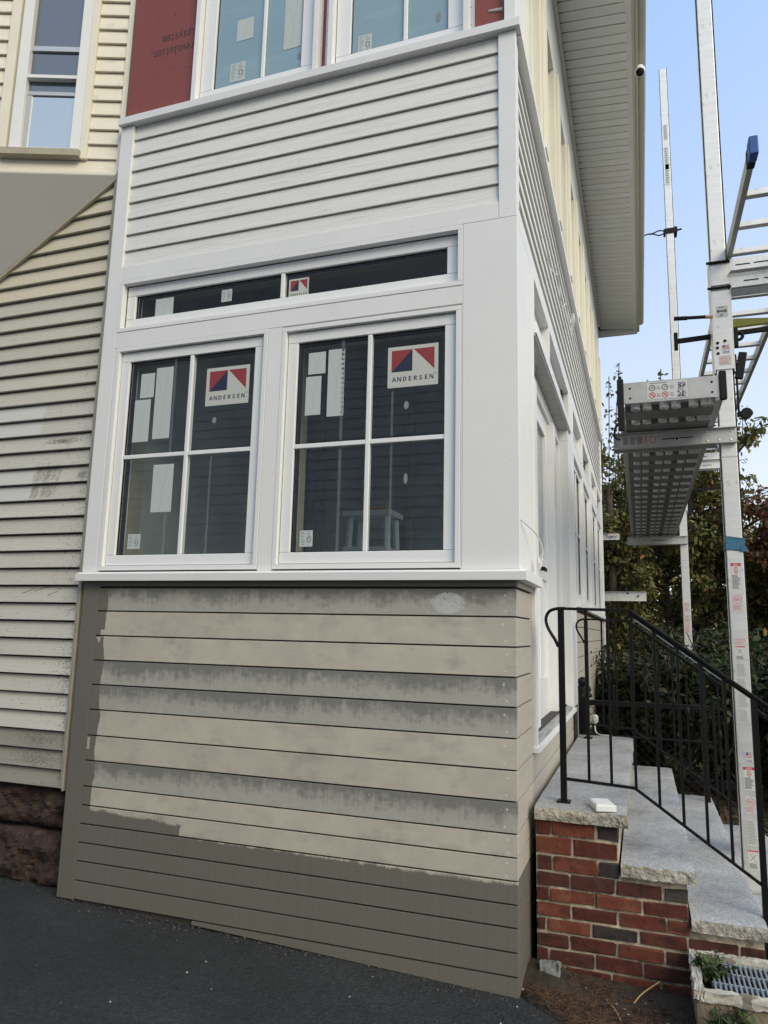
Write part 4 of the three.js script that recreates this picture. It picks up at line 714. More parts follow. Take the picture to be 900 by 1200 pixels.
function pole(name, lab, x, y0, y1, z) {
  const t = thing(name, lab, 'scaffold pole', [x, y0, z]), h = y1 - y0, w = 0.0445;
  part('tube', t, bb(-w, w, 0, h, -w, w, 0.006), M.alu); part('rubber_strip', t, [bb(w + 0.0005, w + 0.006, 0.1, h, -0.03, 0.044, 0.001), bb(-w - 0.003, -w - 0.0005, 0.1, h, 0.028, 0.043, 0.0005)], M.rubber);
  part('splice', t, bb(-w - 0.001, w + 0.001, 2.35, 2.356, -w - 0.001, w + 0.001, 0), M.aluDull);
  part('foot_plate', t, bb(-0.075, 0.075, 0.0, 0.012, -0.075, 0.075, 0.002), M.aluDull);
  const cd = (a, b, c, d, m) => card('label', t, a, b, c - y0, d - y0, w + 0.0012, m);
  return { t, cd, w };
}
function jack(lab, x, z, lowY, topY, detail) { // sleeve, arm to the wall, arm outward, crank
  const t = thing('pump_jack', lab, 'scaffold bracket', [x, lowY, z]), L = (y) => y - lowY, f = 0.0475;
  const rivet = (px, py, pz) => boxUV(new THREE.SphereGeometry(0.0075, 8, 6).scale(1, 1, 0.5).translate(px, py, pz));
  part('sleeve', t, [bb(-0.054, -0.0485, L(topY - 0.52), L(topY + 0.20), -0.06, 0.052), bb(0.0525, 0.058, L(topY - 0.52), L(topY + 0.20), -0.06, 0.052), bb(-0.054, 0.058, L(topY - 0.52), L(topY + 0.19), -0.068, -0.061), bb(-0.048, 0.052, L(topY + 0.03), L(topY + 0.18), 0.047, 0.052), bb(-0.048, 0.052, L(topY - 0.50), L(topY - 0.005), 0.0472, 0.0515)], M.alu);
  part('sleeve_pin', t, [rod([-0.07, L(topY + 0.175), 0.058], [0.06, L(topY + 0.175), 0.058], 0.009), rod([-0.07, L(topY + 0.012), 0.056], [0.06, L(topY + 0.012), 0.056], 0.008)], M.iron);
  const arm = part('wall_arm', t, [bb(-0.63, 0.04, 0, 0.092, 0.046, 0.051, 0.001), bb(-0.63, 0.04, -0.004, 0.002, 0.0515, 0.085, 0.001), bb(-0.63, 0.04, 0.088, 0.095, 0.0515, 0.075, 0.001), bb(-0.63, -0.05, 0, 0.092, -0.06, -0.054, 0.001), bb(-0.635, -0.630, 0, 0.092, -0.06, 0.075, 0.001)], M.aluDull);
  part('rivet', arm, [0.012, -0.115].flatMap((px) => [0.02, 0.075].map((py) => rivet(px, py, 0.053))).concat([rivet(-0.05, 0.02, 0.053)]), M.alu);
  part('gusset', arm, [bb(-0.15, 0.045, 0.003, 0.09, 0.0515, 0.0528, 0)], M.aluDull);
  part('slot', arm, [bb(-0.36, -0.29, 0.044, 0.050, 0.0512, 0.0522, 0), bb(-0.265, -0.19, 0.046, 0.052, 0.0512, 0.0522, 0), rivet(-0.278, 0.046, 0.052)], M.rubber);
  if (detail) card('label', arm, -0.60, -0.385, 0.012, 0.08, 0.0522, armMat);
  const b = L(topY);
  const ben = part('bench_arm', t, [bb(0.0585, 0.62, b + 0.095, b + 0.19, 0.046, 0.052, 0.001), bb(0.0585, 0.62, b + 0.10, b + 0.106, 0.0525, 0.08, 0.001), bb(0.0585, 0.62, b - 0.005, b + 0.075, 0.0455, 0.0515, 0.001), bb(0.0585, 0.62, b - 0.008, b - 0.002, 0.052, 0.078, 0.001), bb(0.06, 0.62, b - 0.005, b + 0.18, -0.06, -0.054, 0.001)], M.alu);
  part('slot', ben, [bb(0.09, 0.17, b + 0.142, b + 0.149, 0.0522, 0.0535, 0), bb(0.19, 0.30, b + 0.143, b + 0.150, 0.0522, 0.0535, 0), bb(0.13, 0.21, b + 0.036, b + 0.043, 0.0518, 0.053, 0), bb(0.24, 0.34, b + 0.037, b + 0.044, 0.0518, 0.053, 0)], M.rubber);
  part('crank', t, [rod([-0.265, L(topY - 0.155), 0.06], [-0.09, L(topY - 0.165), 0.06], 0.011), rod([-0.265, L(topY - 0.155), 0.06], [-0.19, L(topY - 0.16), 0.06], 0.0135)], M.rubber); part('crank_tip', t, rod([-0.089, L(topY - 0.166), 0.06], [-0.05, L(topY - 0.168), 0.06], 0.012), M.wood);
  part('cross_bar', t, [bar([-0.25, L(topY - 0.245), -0.085], [0.45, L(topY - 0.215), -0.085], 0.02, 0.03), bb(-0.262, -0.240, L(topY - 0.30), L(topY - 0.19), -0.10, -0.07)], M.rubber);
  const w1 = new THREE.TorusGeometry(0.024, 0.010, 8, 16); w1.translate(0.085, L(topY - 0.295), 0.03);
  const w2 = new THREE.CylinderGeometry(0.032, 0.032, 0.03, 14); w2.rotateX(Math.PI / 2); w2.translate(0.105, L(1.30), 0.02);
  part('pulley', t, [boxUV(w1), boxUV(w2), bb(0.062, 0.085, L(topY - 0.36), L(topY - 0.24), 0.0, 0.04, 0.006), bar([0.075, L(topY - 0.56), 0.03], [0.105, L(topY - 0.40), 0.03], 0.03, 0.045), rod([0.066, L(topY - 0.40), 0.01], [0.068, L(1.30), 0.01], 0.006), bb(0.058, 0.105, L(1.285), L(1.315), 0.0, 0.03, 0.004)], M.rubber);
  if (detail) { for (const [px, py] of [[-0.03, -0.335], [-0.032, -0.365], [-0.03, -0.40], [0.01, -0.325]]) part('hole', t, boxUV(new THREE.CylinderGeometry(0.009, 0.009, 0.003, 14).rotateX(Math.PI / 2).translate(px, L(topY + py), 0.0525)), M.rubber);
    card('label', t, -0.03, 0.035, L(topY - 0.175), L(topY - 0.105), 0.0527, arrowMat); card('label', t, -0.01, 0.036, L(topY - 0.405), L(topY - 0.35), 0.0527, usMat); card('label', t, -0.028, 0.04, L(topY - 0.475), L(topY - 0.415), 0.0527, redNoteMat); }
  return t;
}
{
  const a = pole('scaffold_pole', 'nearer tall square aluminium pole with warning labels and a blue tape band', 1.022, -1.312, 6.2, -1.384);
  a.cd(-0.026, 0.026, 0.27, 0.425, dangerMat); a.cd(-0.028, 0.028, 0.15, 0.255, redNoteMat); a.cd(-0.03, 0.03, -0.03, 0.01, redNoteMat); a.cd(-0.028, 0.026, -0.115, -0.035, diagramMat);
  for (let k = 0; k < 4; k++) a.cd(-0.027, 0.028, -0.205 - k * 0.082, -0.13 - k * 0.082, noteMat);
  a.cd(-0.005, 0.03, -0.66, -0.60, usMat); a.cd(-0.02, 0.035, -0.80, -0.68, dangerMat); a.cd(-0.02, 0.035, -0.92, -0.83, redNoteMat); a.cd(-0.02, 0.035, -1.08, -0.95, noteMat); a.cd(-0.02, 0.035, -1.2, -1.1, diagramMat);
  const tp = roughen(new RoundedBoxGeometry(0.099, 0.075, 0.099, 3, 0.006), 0.008, 120, 870); tp.rotateZ(-0.12); tp.translate(0.002, 1.312 + 0.535, 0);
  part('tape_band', a.t, boxUV(tp), M.tape, 'blue tape wrapped around the pole'); const fl = bb(0.03, 0.062, 1.80, 1.83, 0.046, 0.052, 0.002); part('tape_band', a.t, fl, M.tape);
  const b = pole('scaffold_pole', 'farther square aluminium pole with red labels, tied to the roof edge', 1.02, -1.45, 7.45, -6.1);
  b.cd(-0.03, 0.03, 0.30, 0.42, redNoteMat); b.cd(-0.03, 0.03, 0.05, 0.28, redNoteMat); b.cd(-0.024, 0.024, 6.4, 6.62, noteMat); b.cd(-0.024, 0.024, 5.75, 6.3, noteMat); b.cd(-0.02, 0.03, 5.98, 6.05, usMat);
  jack('nearer pump jack bracket with crank, holding up the aluminium plank', 1.022, -1.384, 1.122, 2.07, true);
  jack('farther pump jack bracket behind the plank end', 1.02, -6.1, 1.10, 2.0, false);
}
{ // aluminium plank on the wall arms: end plate, side rails, ribs with punched strips between them
  const x0 = 0.432, x1 = 0.945, y = 1.222, z0 = -7.1, z1 = -0.79, w = x1 - x0, t = thing('aluminium_plank', 'long ribbed aluminium scaffold plank seen from below', 'scaffold plank', [x0, y, z1]);
  const D = 0.10, spots = []; for (let k = 0; k < 3; k++) for (const q of [-1, 1]) spots.push(0.085 + k * 0.145 + q * 0.029); spots.push(w - 0.082);
  const g = new THREE.Shape(); g.moveTo(0, 0); g.lineTo(w - 0.06, 0); g.lineTo(w - 0.06, D); g.lineTo(0, D); g.closePath();
  for (const q of spots) { const h = new THREE.Path(); h.absarc(q, D / 2, 0.0215, 0, 6.283, true); g.holes.push(h); }
  const st = new THREE.ExtrudeGeometry(g, { depth: 0.003, bevelEnabled: false, curveSegments: 10 }); st.rotateX(Math.PI / 2); boxUV(st);
  const rib = join([bb(0, w - 0.06, 0, 0.003, -0.164, 0, 0), bb(0, w - 0.06, 0.0035, 0.034, -0.003, 0, 0), bb(0, w - 0.06, 0.0035, 0.034, -0.164, -0.161, 0)]);
  const litLip = join(spots.map((q) => { const r = new THREE.CylinderGeometry(0.0225, 0.0245, 0.044, 16, 1, true); r.translate(q, 0, 0); return boxUV(r); }));
  M.litLip = mat({ color: lin(0.80, 0.80, 0.79), metalness: 0.15, roughness: 0.45, side: THREE.DoubleSide }); M.ribMetal = mat({ map: tex(256, 0.5, mottle([0.20, 0.20, 0.195], 0.2, 9, 106)), metalness: 0.6, roughness: 0.5 });  // near-white ring colour paints in the sky light through the holes
  for (let k = 0; k * 0.265 < z1 - z0 - 0.25; k++) {
    const r = part('rib', t, rib, M.ribMetal); r.position.set(0.03, 0, -0.115 - k * 0.265);
    const s = part('tread_strip', t, st, M.alu); s.position.set(0.03, 0.036, -0.1145 - k * 0.265);
    const l = part('tread_ring', s, litLip, M.litLip); l.position.set(0, -0.022, D / 2); l.userData.kind = 'stuff';
  }
  part('side_rail', t, [bb(0.0, 0.004, -0.006, 0.13, z0 - z1, 0, 0.001), bb(0.0045, 0.03, -0.006, -0.002, z0 - z1, -0.002, 0.001)], M.aluDull); part('side_rail', t, [bb(w - 0.004, w, -0.006, 0.13, z0 - z1, 0, 0.001), bb(w - 0.03, w - 0.0045, -0.006, -0.002, z0 - z1, -0.002, 0.001)], M.aluDull);
  part('end_plate', t, bb(0.006, w - 0.006, 0.012, 0.128, 0.0005, 0.006, 0.001), M.aluDull); card('label', t, 0.145, 0.345, 0.025, 0.118, 0.0075, plankMat);
  part('rivet', t, [0.06, w - 0.05].flatMap((x) => [0.04, 0.095].map((yy) => boxUV(new THREE.SphereGeometry(0.006, 8, 6).scale(1, 1, 0.5).translate(x, yy, 0.007)))), M.rubber);
  part('strap', t, [bb(-0.006, 0.028, -0.135, 0.15, -0.012, 0.016, 0.005)], M.rubber); part('strap', t, [bb(w - 0.016, w + 0.02, -0.006, 0.15, -0.012, 0.016, 0.008)], M.rubber);
  part('hook', t, tube([[-0.002, 0.02, -0.4], [-0.03, 0.0, -0.4], [-0.035, -0.06, -0.4], [-0.005, -0.08, -0.4]], 0.005, 16, 6), M.iron);
}
{ // ladder laid flat along the outer bench arms
  const xl = 1.083, xr = 1.475, y = 2.268, z0 = -6.9, z1 = -0.36, t = thing('aluminium_ladder', 'aluminium ladder lying flat on the bracket arms with blue end caps', 'ladder', [xl, y, z1]);
  const rail = (x) => [bb(x - 0.014, x - 0.010, 0, 0.07, z0 - z1, 0, 0.001), bb(x - 0.0095, x + 0.014, 0, 0.004, z0 - z1, 0, 0.001), bb(x - 0.0095, x + 0.014, 0.066, 0.07, z0 - z1, 0, 0.001)];
  part('side_rail', t, rail(0), M.aluDull); part('side_rail', t, rail(xr - xl).map((g) => g), M.aluDull);
  const rg = bb(0.012, xr - xl - 0.012, -0.019, 0.019, -0.019, 0.019, 0.006);
  for (let k = 0; k < 20; k++) { const r = part('rung', t, rg, M.alu); r.position.set(0, 0.035, -0.37 - k * 0.31); }
  for (const x of [0, xr - xl]) part('end_cap', t, [bb(x - 0.02, x + 0.02, -0.012, 0.082, -0.015, 0.06, 0.006)], M.blue);
  for (const x of [0, xr - xl]) part('end_sleeve', t, [bb(x - 0.018, x + 0.018, -0.008, 0.078, -0.075, -0.016, 0.004)], M.rubber);
  const s = new THREE.Shape([[0, 0], [0.40, 0.012], [0.40, 0.02], [0.03, 0.055], [0, 0.05]].map(([a, b]) => new THREE.Vector2(a, b))), g = new THREE.ExtrudeGeometry(s, { depth: 0.03, bevelEnabled: false }); g.translate(1.10, 1.93, -1.62);
  solo('strap_hook', 'yellow wedge shaped strap handle just under the ladder', 'strap', [boxUV(g)], M.yellow);
}
{ // brace that ties the farther pole to the roof edge
  const t = thing('pole_brace', 'black clamp and looped rod tying farther pole to the roof edge', 'brace', [1.02, 5.12, -6.1]);
  part('clamp', t, [bb(-0.056, 0.09, -0.035, 0.035, 0.046, 0.056), bb(0.055, 0.085, -0.05, 0.05, -0.06, 0.045), bb(-0.075, -0.05, -0.03, 0.03, -0.05, 0.056)], M.rubber);
  part('rod', t, [tube([[-0.07, 0.015, 0.03], [-0.13, 0.03, 0.03], [-0.2, 0.005, 0.03], [-0.25, 0.005, 0.03], [-0.30, 0.0, 0.02], [-0.32, -0.01, 0.0]], 0.008, 30, 6), tube([[-0.07, -0.02, 0.03], [-0.13, -0.035, 0.03], [-0.2, -0.005, 0.03], [-0.25, 0.0, 0.03]], 0.008, 24, 6), rod([0.085, 0, 0.03], [0.14, 0.01, 0.03], 0.012)], M.iron);
}
{ // staging along the back wall whose ends show past the corner
  const mk = (x1, y0, h, lab) => { const t = thing('staging_board', lab, 'scaffold board', [-1.6, y0, -8.72]); part('face', t, bb(-1.4, x1 + 1.6, 0, h, -0.004, 0.0, 0.001), M.alu); part('flange', t, [bb(-1.4, x1 + 1.6, 0, 0.005, 0.0005, 0.03, 0.001), bb(-1.4, x1 + 1.6, h - 0.005, h, 0.0005, 0.03, 0.001)], M.alu); part('deck', t, bb(-1.4, x1 + 1.58, h * 0.5, h * 0.5 + 0.03, -0.4, -0.005, 0.002), M.aluDull); part('bolt', t, [0.12, 0.27].map((k) => boxUV(new THREE.CylinderGeometry(0.016, 0.016, 0.012, 10).rotateX(Math.PI / 2).translate(x1 + 1.6 - k, h * (0.3 + k * 2), 0.006))), M.rubber); return t; };
  mk(0.60, 0.545, 0.145, 'lower aluminium staging end with two bolts past the far house corner');
  const u = mk(0.235, 1.50, 0.10, 'upper short aluminium staging end with red label past the far house corner'); card('label', u, 1.66, 1.82, 0.055, 0.095, 0.0325, redNoteMat);
  const p = pole('scaffold_pole', 'aluminium pole at the back wall of the house carrying the staging', -0.9, -1.45, 4.5, -8.9);
}
{ // camera under the fascia, loose white wires on the siding
  const t = thing('security_camera', 'small white dome camera under the eave fascia', 'camera', [0.655, 4.812, -2.72]);
  const d = new THREE.SphereGeometry(0.045, 20, 12); d.translate(0, -0.03, 0); part('dome', t, boxUV(d), M.whiteVinyl);
  part('lens', t, boxUV(new THREE.SphereGeometry(0.036, 16, 10).translate(0, -0.048, 0.012)), M.rubber); part('mount', t, boxUV(new THREE.CylinderGeometry(0.03, 0.035, 0.03, 16).translate(0, -0.005, 0)), M.whiteTrim);
  const coil = (cx, cy, cz, r, n, tilt, tail) => { const p = [...tail]; for (let i = 0; i <= n * 12; i++) { const q = (i / 12) * 6.283, k = r * (1 - 0.12 * Math.sin(i * 0.7)); p.push([cx + 0.02 * Math.cos(q) * tilt + 0.003 * Math.floor(i / 12), cy + k * 0.55 * Math.sin(q) - 0.006 * (i / 12), cz + k * Math.cos(q)]); } return tube(p, 0.0035, p.length * 4, 6); };
  solo('cable', 'coil of white cable hanging on the upper side siding', 'cable', coil(0.06, 2.50, -2.54, 0.11, 4, 1, [[0.02, 2.36, -0.95], [0.05, 2.24, -1.0], [0.045, 2.30, -1.25], [0.05, 2.42, -1.6], [0.04, 2.36, -1.9], [0.05, 2.50, -2.2], [0.05, 2.44, -2.4]]), M.wire);
  solo('cable', 'thin white cable curled up above the sill at the corner', 'cable', coil(0.045, 0.345, -0.40, 0.045, 3, 0.4, [[0.02, 0.50, -0.03], [0.035, 0.49, -0.12], [0.06, 0.46, -0.25], [0.075, 0.40, -0.33], [0.06, 0.31, -0.34]]), M.wire);
}
// ------------------------------------------------------------------ house across the drive, behind the lens: it shades the front wall and shows in the panes
{
  const t = thing('neighbour_house', 'grey clapboard neighbour house across the drive', 'house', [-3.5, -1.5, 6.4]);
  part('wall', t, bb(-7, 5.6, 0, 6.3, 0.03, 6, 0), M.neighbour);
  const g = prism([[0.03, 0], [0.010, 0], [0.025, 0.16], [0.03, 0.16]], -7, 5.6);
  for (let k = 0; k < 41; k++) { const b = part('clapboard', t, g, M.neighbour); b.position.y = 0.05 + k * 0.152; }
  part('roof', t, [prism([[-0.5, 6.2], [3.0, 8.9], [3.0, 9.0], [-0.55, 6.3]].reverse(), -7.4, 6.0), prism([[6.5, 6.2], [3.0, 8.9], [3.0, 9.0], [6.55, 6.3]], -7.4, 6.0)], M.shingle);
}
// ------------------------------------------------------------------ planting
const leafGeo = (() => { // a folded leaf, 1 unit long
  const v = [[0, 0, 0], [0.28, 0.06, 0.35], [0, 0, 0.5], [-0.28, 0.06, 0.35], [0.2, 0.03, 0.72], [-0.2, 0.03, 0.72], [0, -0.05, 1]], f = [0, 2, 1, 0, 3, 2, 1, 2, 4, 3, 5, 2, 4, 2, 6, 5, 6, 2];
  const g = new THREE.BufferGeometry(); g.setAttribute('position', new THREE.BufferAttribute(new Float32Array(f.flatMap((k) => v[k])), 3)); g.computeVertexNormals(); return boxUV(g, 0, 0);
})();
const leafM = phys({ color: 0xffffff, roughness: 0.65, specularIntensity: 0.4, transmission: 0.32, thickness: 0, side: THREE.DoubleSide });
function leaves(name, parent, pts, size, palette, m = leafM) { // pts: positions relative to the parent
  const im = new THREE.InstancedMesh(leafGeo, m, pts.length), q = new THREE.Quaternion(), e = new THREE.Euler(), M4 = new THREE.Matrix4(), c = new THREE.Color();
  pts.forEach((p, i) => {
    e.set(rr(-0.4, 1.5), rr(0, 6.283), rr(-0.7, 0.7), 'YXZ'); q.setFromEuler(e); const s = size * (0.5 + 0.95 * rnd() * (0.6 + 0.6 * rnd()));
    M4.compose(new THREE.Vector3(p[0], p[1], p[2]), q, new THREE.Vector3(s, s, s)); im.setMatrixAt(i, M4);
    const b = palette[Math.floor(Math.pow(rnd(), 1.3) * palette.length)], k = rr(0.6, 1.45); im.setColorAt(i, c.setRGB(b[0] * k, b[1] * k, b[2] * k));
  });
  im.name = name; im.userData.kind = 'stuff'; im.castShadow = im.receiveShadow = true; parent.add(im); return im;
}
const OLIVE = [[0.15, 0.165, 0.045], [0.115, 0.14, 0.04], [0.19, 0.19, 0.055], [0.085, 0.11, 0.032], [0.23, 0.19, 0.065], [0.21, 0.12, 0.045]];
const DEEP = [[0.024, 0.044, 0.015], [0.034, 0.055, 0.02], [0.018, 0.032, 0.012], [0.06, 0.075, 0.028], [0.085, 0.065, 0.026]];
const RUSSET = [[0.26, 0.08, 0.045], [0.20, 0.11, 0.05], [0.14, 0.11, 0.045], [0.09, 0.09, 0.03], [0.32, 0.14, 0.08]];
function tree(name, lab, cat, base, h, limbs, o) { // trunk with limbs and twigs; leaves cluster along the twigs
  const t = thing(name, lab, cat, base), wood = [], pts = [];
  const R0 = o.r ?? 0.1, V = (p) => p;
  wood.push(tube([[0, -0.1, 0], [rr(-0.05, 0.05), h * 0.3, rr(-0.05, 0.05)], [rr(-0.1, 0.1), h * 0.6, 0], [rr(-0.1, 0.1), h * 0.85, 0]], R0 * 0.6, 10, 7));
  const trunk = [];
  for (let i = 0; i < limbs; i++) {
    const y0 = h * rr(o.low ?? 0.15, 0.75), az = rr(0, 6.283), L = o.spread * rr(0.55, 1.05) * (1 - 0.45 * Math.max(0, y0 / h - 0.4)), up = o.up ?? 0.5;
    const tip = [Math.cos(az) * L * (o.sx ?? 1), y0 + L * up * rr(0.5, 1.3), Math.sin(az) * L * (o.sz ?? 1)], mid = [tip[0] * 0.5, y0 + (tip[1] - y0) * 0.35 + 0.08, tip[2] * 0.5];
    wood.push(tube([[0, y0, 0], mid, tip], R0 * 0.2, 8, 5));
    const tw = o.twigs ?? 7;
    for (let k = 0; k < tw; k++) {
      const f = rr(0.3, 1), s = [tip[0] * f, y0 + (tip[1] - y0) * f, tip[2] * f], l = rr(0.25, 0.6) * (o.twig ?? 1), d = [gauss() * 0.8, rr(-0.1, 1) * (o.rise ?? 1), gauss() * 0.8];
      const e = [s[0] + d[0] * l, s[1] + d[1] * l, s[2] + d[2] * l];
      if (k % 2 === 0) wood.push(rod(s, e, 0.006, 4));
      const n = o.per ?? 30; for (let j = 0; j < n; j++) { const u = rnd(), sp = o.loose ?? 0.11; pts.push([s[0] + (e[0] - s[0]) * u + gauss() * sp, s[1] + (e[1] - s[1]) * u + gauss() * sp, s[2] + (e[2] - s[2]) * u + gauss() * sp]); }
    }
  }
  for (const [x, y, z, L, lx] of o.shoots ?? []) { const e = [x + lx, y + L, z]; wood.push(rod([x, y, z], e, 0.008, 5)); for (let j = 0; j < L * 34; j++) { const u = Math.pow(rnd(), 0.9); pts.push([x + lx * u + gauss() * 0.06, y + L * u, z + gauss() * 0.06]); } }
  part('trunk', t, wood, M.bark); leaves('crown', t, pts, o.leaf ?? 0.085, o.palette);
  return t;
}
tree('pear_tree', 'tall leafy olive green tree with upright shoots behind the scaffold', 'tree', [1.0, -1.5, -11.3], 5.6, 92, { spread: 2.1, low: 0.06, up: 0.6, twigs: 12, per: 32, leaf: 0.10, palette: OLIVE, shoots: [[-0.2, 4.6, 0.5, 1.7, -0.03], [-0.05, 4.7, 0.6, 1.75, 0.06], [0.3, 4.7, 0.6, 1.5, 0.1], [0.75, 4.6, 0.5, 1.65, 0.08], [0.9, 4.4, 0.4, 1.6, 0.15], [-0.6, 4.4, 0.4, 1.6, 0.0]] });
tree('slender_tree', 'slender upright tree hugging the far house corner', 'tree', [0.12, -1.5, -9.6], 4.7, 44, { spread: 0.66, low: 0.12, up: 1.0, twigs: 8, per: 24, loose: 0.08, palette: OLIVE, shoots: [[-0.05, 3.9, 0, 2.1, 0.05], [0.1, 4.0, 0.05, 1.6, 0.06], [-0.15, 3.8, 0.05, 1.9, -0.02], [0.2, 3.6, 0, 1.5, 0.12], [0.02, 4.2, 0.1, 2.0, 0.16]] });
tree('maple_tree', 'red leaved autumn tree right of the nearer pole', 'tree', [2.85, -1.5, -9.9], 4.7, 36, { spread: 1.05, low: 0.5, up: 0.55, twigs: 8, per: 24, palette: RUSSET, leaf: 0.09 });
tree('green_tree', 'green tree below the red one, right of the nearer pole', 'tree', [2.9, -1.5, -11.6], 3.5, 76, { spread: 1.4, leaf: 0.10, low: 0.06, up: 0.5, twigs: 10, per: 30, palette: OLIVE });
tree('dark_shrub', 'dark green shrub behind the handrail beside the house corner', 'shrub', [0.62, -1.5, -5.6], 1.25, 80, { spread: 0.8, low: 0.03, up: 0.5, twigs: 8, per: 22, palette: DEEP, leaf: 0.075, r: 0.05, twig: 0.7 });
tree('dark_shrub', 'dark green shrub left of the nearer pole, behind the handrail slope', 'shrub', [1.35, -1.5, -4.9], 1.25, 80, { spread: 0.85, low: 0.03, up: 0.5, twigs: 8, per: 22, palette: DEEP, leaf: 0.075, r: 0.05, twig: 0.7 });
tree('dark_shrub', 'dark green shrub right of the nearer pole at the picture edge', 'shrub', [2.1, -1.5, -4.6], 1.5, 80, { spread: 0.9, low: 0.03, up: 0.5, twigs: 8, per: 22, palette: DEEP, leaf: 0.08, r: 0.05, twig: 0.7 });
tree('dark_shrub', 'taller dark shrub standing between far pole foot and olive tree', 'shrub', [1.15, -1.5, -7.4], 1.6, 46, { spread: 1.0, low: 0.03, up: 0.5, twigs: 8, per: 24, palette: DEEP, leaf: 0.08, r: 0.05, twig: 0.8 });
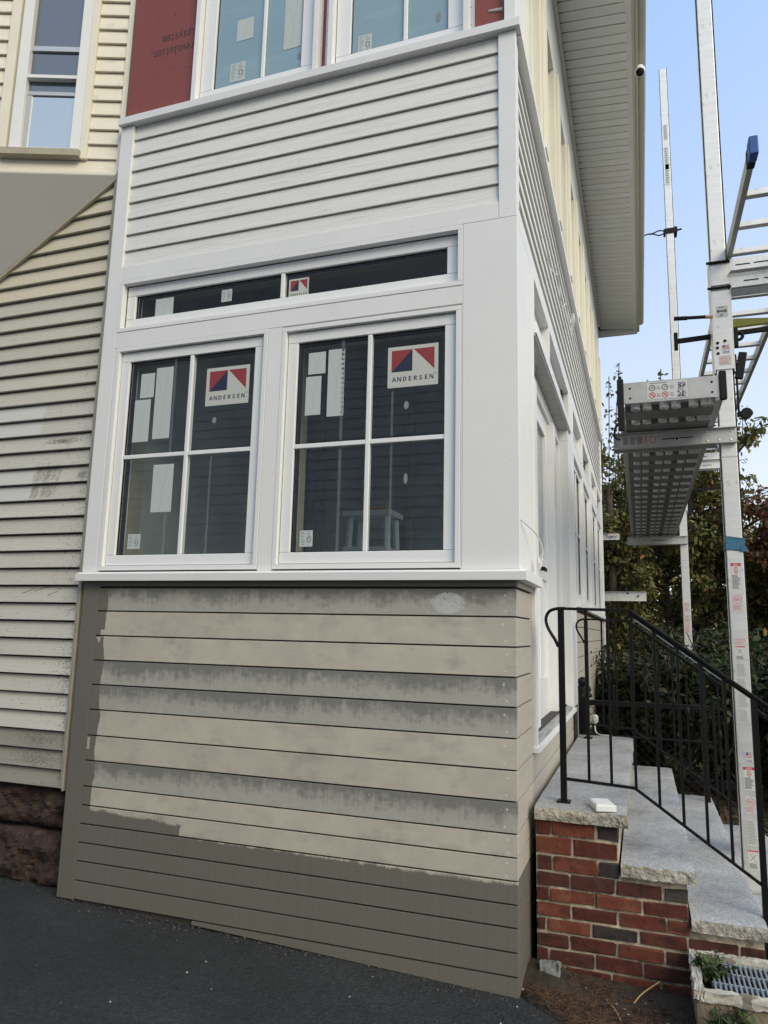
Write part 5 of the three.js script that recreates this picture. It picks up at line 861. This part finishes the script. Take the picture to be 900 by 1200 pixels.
{ // thicket that closes the view, litter, weeds
  const t = thing('thicket', 'dense mixed thicket closing the view behind the garden trees', 'thicket', [2, -1.5, -16]); t.userData.kind = 'stuff';
  const p = []; for (let i = 0; i < 46000; i++) { const x = rr(-6, 9), top = 3.9 + 1.2 * fbm((x + 10) / 40, 0.5, 32, 8, 3, 900); p.push([x, Math.pow(rnd(), 0.8) * top, rr(-3, 0.8)]); }
  leaves('foliage', t, p, 0.17, OLIVE);
  const w = []; for (let i = 0; i < 40; i++) { const x = rr(-6, 9), z = rr(-3, 0); w.push(rod([x, -0.1, z], [x + gauss() * 0.3, rr(2, 3.6), z + gauss() * 0.2], 0.03, 5)); } const s = part('stems', t, w, M.bark); s.userData.kind = 'stuff';
  const lit = (name, lab, n, f, size, pal) => { const g = thing(name, lab, name.replace('_', ' ')); g.userData.kind = 'stuff'; const q = []; for (let i = 0; i < n; i++) q.push(f()); const im = leaves('pieces', g, q, size, pal); return im; };
  lit('leaf_litter', 'brown fallen leaves on the ground behind the steps', 2600, () => { const x = rr(0.3, 3), z = rr(-6.5, -2.95); return [x, gy(x) + rr(-0.02, 0.03), z]; }, 0.06, [[0.10, 0.05, 0.025], [0.15, 0.085, 0.05], [0.06, 0.035, 0.02], [0.17, 0.13, 0.08]]);
  lit('leaf_crumbs', 'dry leaf crumbs scattered over the soil bed', 800, () => { const z = rr(-0.28, 0.5), x = z * 0.95 + 0.08 + Math.pow(rnd(), 0.8) * 0.9; return [x, gy(x) + 0.012, z]; }, 0.02, [[0.12, 0.07, 0.04], [0.07, 0.045, 0.025], [0.2, 0.15, 0.1]]);
  const straw = []; for (let i = 0; i < 1700; i++) { const u = rnd(), z = rr(-0.27, 0.45), x = z * 0.95 + 0.10 + Math.pow(rnd(), 1.4) * 0.5, a = rr(0, 6.28), l = rr(0.015, 0.05); straw.push(rod([x, gy(x) + 0.008 + rr(0, 0.012), z], [x + Math.cos(a) * l, gy(x) + 0.008 + rr(0, 0.02), z + Math.sin(a) * l], 0.0009, 4)); }
  const sm = solo('pine_straw', 'reddish brown pine straw along the edge of the drive', 'straw', straw, mat({ color: lin(0.13, 0.062, 0.03), roughness: 0.9 })); sm.userData.kind = 'stuff';
  const chip = []; for (let i = 0; i < 100; i++) { const a = rnd() < 0.5, x = a ? rr(0.0, 0.5) : rr(-2.4, 0.1), z = a ? rr(-0.2, 0.25) : rr(0.02, 1.3), s = Math.pow(rnd(), 3) * 0.006 + 0.0015; if (!a && x > z - 0.02) continue; const g = new THREE.TetrahedronGeometry(s, 0); g.rotateX(rnd() * 3); g.rotateY(rnd() * 3); g.scale(1, 0.6, 1); g.translate(x, gy(x) + s * 0.3 + (a ? 0.012 : 0), z); chip.push(boxUV(g)); }
  const cm = solo('paint_chips', 'pale paint chips and grit scattered on the drive', 'debris', chip, mat({ color: lin(0.34, 0.34, 0.33), roughness: 0.8 })); cm.userData.kind = 'stuff';
  const gr = []; for (let i = 0; i < 700; i++) { const w = rnd() < 0.75, x = w ? rr(-2.3, 0.0) : rr(-3.0, -2.3), z = w ? 0.004 + Math.pow(rnd(), 2.2) * 0.10 : -0.15 + Math.pow(rnd(), 2) * 0.14, q = 0.0015 + Math.pow(rnd(), 4) * 0.007, g = new THREE.TetrahedronGeometry(q, 0); g.rotateX(rnd() * 3); g.rotateZ(rnd() * 3); g.translate(x, gy(x) + q * 0.3, z); gr.push(boxUV(g)); }
  const gm = solo('grit', 'dark grit gathered along the foot of the front wall', 'grit', gr, mat({ color: lin(0.085, 0.078, 0.068), roughness: 0.95 })); gm.userData.kind = 'stuff';
  // twigs by the brick wall
  solo('twig', 'pale dry twig leaning across the soil under the brick wall', 'twig', tube([[0.42, -1.445, -0.13], [0.46, -1.42, -0.2], [0.53, -1.395, -0.28]], 0.0035, 12, 5), M.wood);
  solo('twig', 'short dry twig lying on the soil near the picture bottom', 'twig', tube([[0.33, -1.435, -0.12], [0.36, -1.43, -0.06], [0.385, -1.44, 0.0]], 0.003, 12, 5), M.wood);
}
function weed(lab, base, n, spread, h, size) {
  const t = thing('weed', lab, 'plant', base), st = [], pts = [];
  for (let i = 0; i < n; i++) { const a = rr(0, 6.283), d = spread * rr(0.3, 1), e = [Math.cos(a) * d, h * rr(0.5, 1), Math.sin(a) * d]; st.push(tube([[0, 0, 0], [e[0] * 0.5, e[1] * 0.7, e[2] * 0.5], e], 0.0018, 6, 4)); for (let j = 0; j < 9; j++) { const u = rr(0.25, 1); pts.push([e[0] * u + gauss() * 0.012, e[1] * Math.pow(u, 0.8) + gauss() * 0.01, e[2] * u + gauss() * 0.012]); } }
  part('stem', t, st, M.bark); leaves('leaves', t, pts, size, [[0.06, 0.10, 0.028], [0.045, 0.08, 0.025], [0.08, 0.115, 0.035]]);
}
weed('leafy green weed growing inside the drain well corner', [0.715, -1.29, -0.12], 16, 0.075, 0.09, 0.035);
weed('leafy green weed growing over the front of the drain well', [0.735, -1.43, 0.11], 22, 0.12, 0.16, 0.042);
weed('low green weed at the foot of the drain well', [0.66, -1.46, 0.16], 14, 0.10, 0.08, 0.036);
weed('green weed sprouting under the old house boards', [-2.93, -0.99, -0.08], 8, 0.07, 0.09, 0.06);

renderer.render(scene, camera);
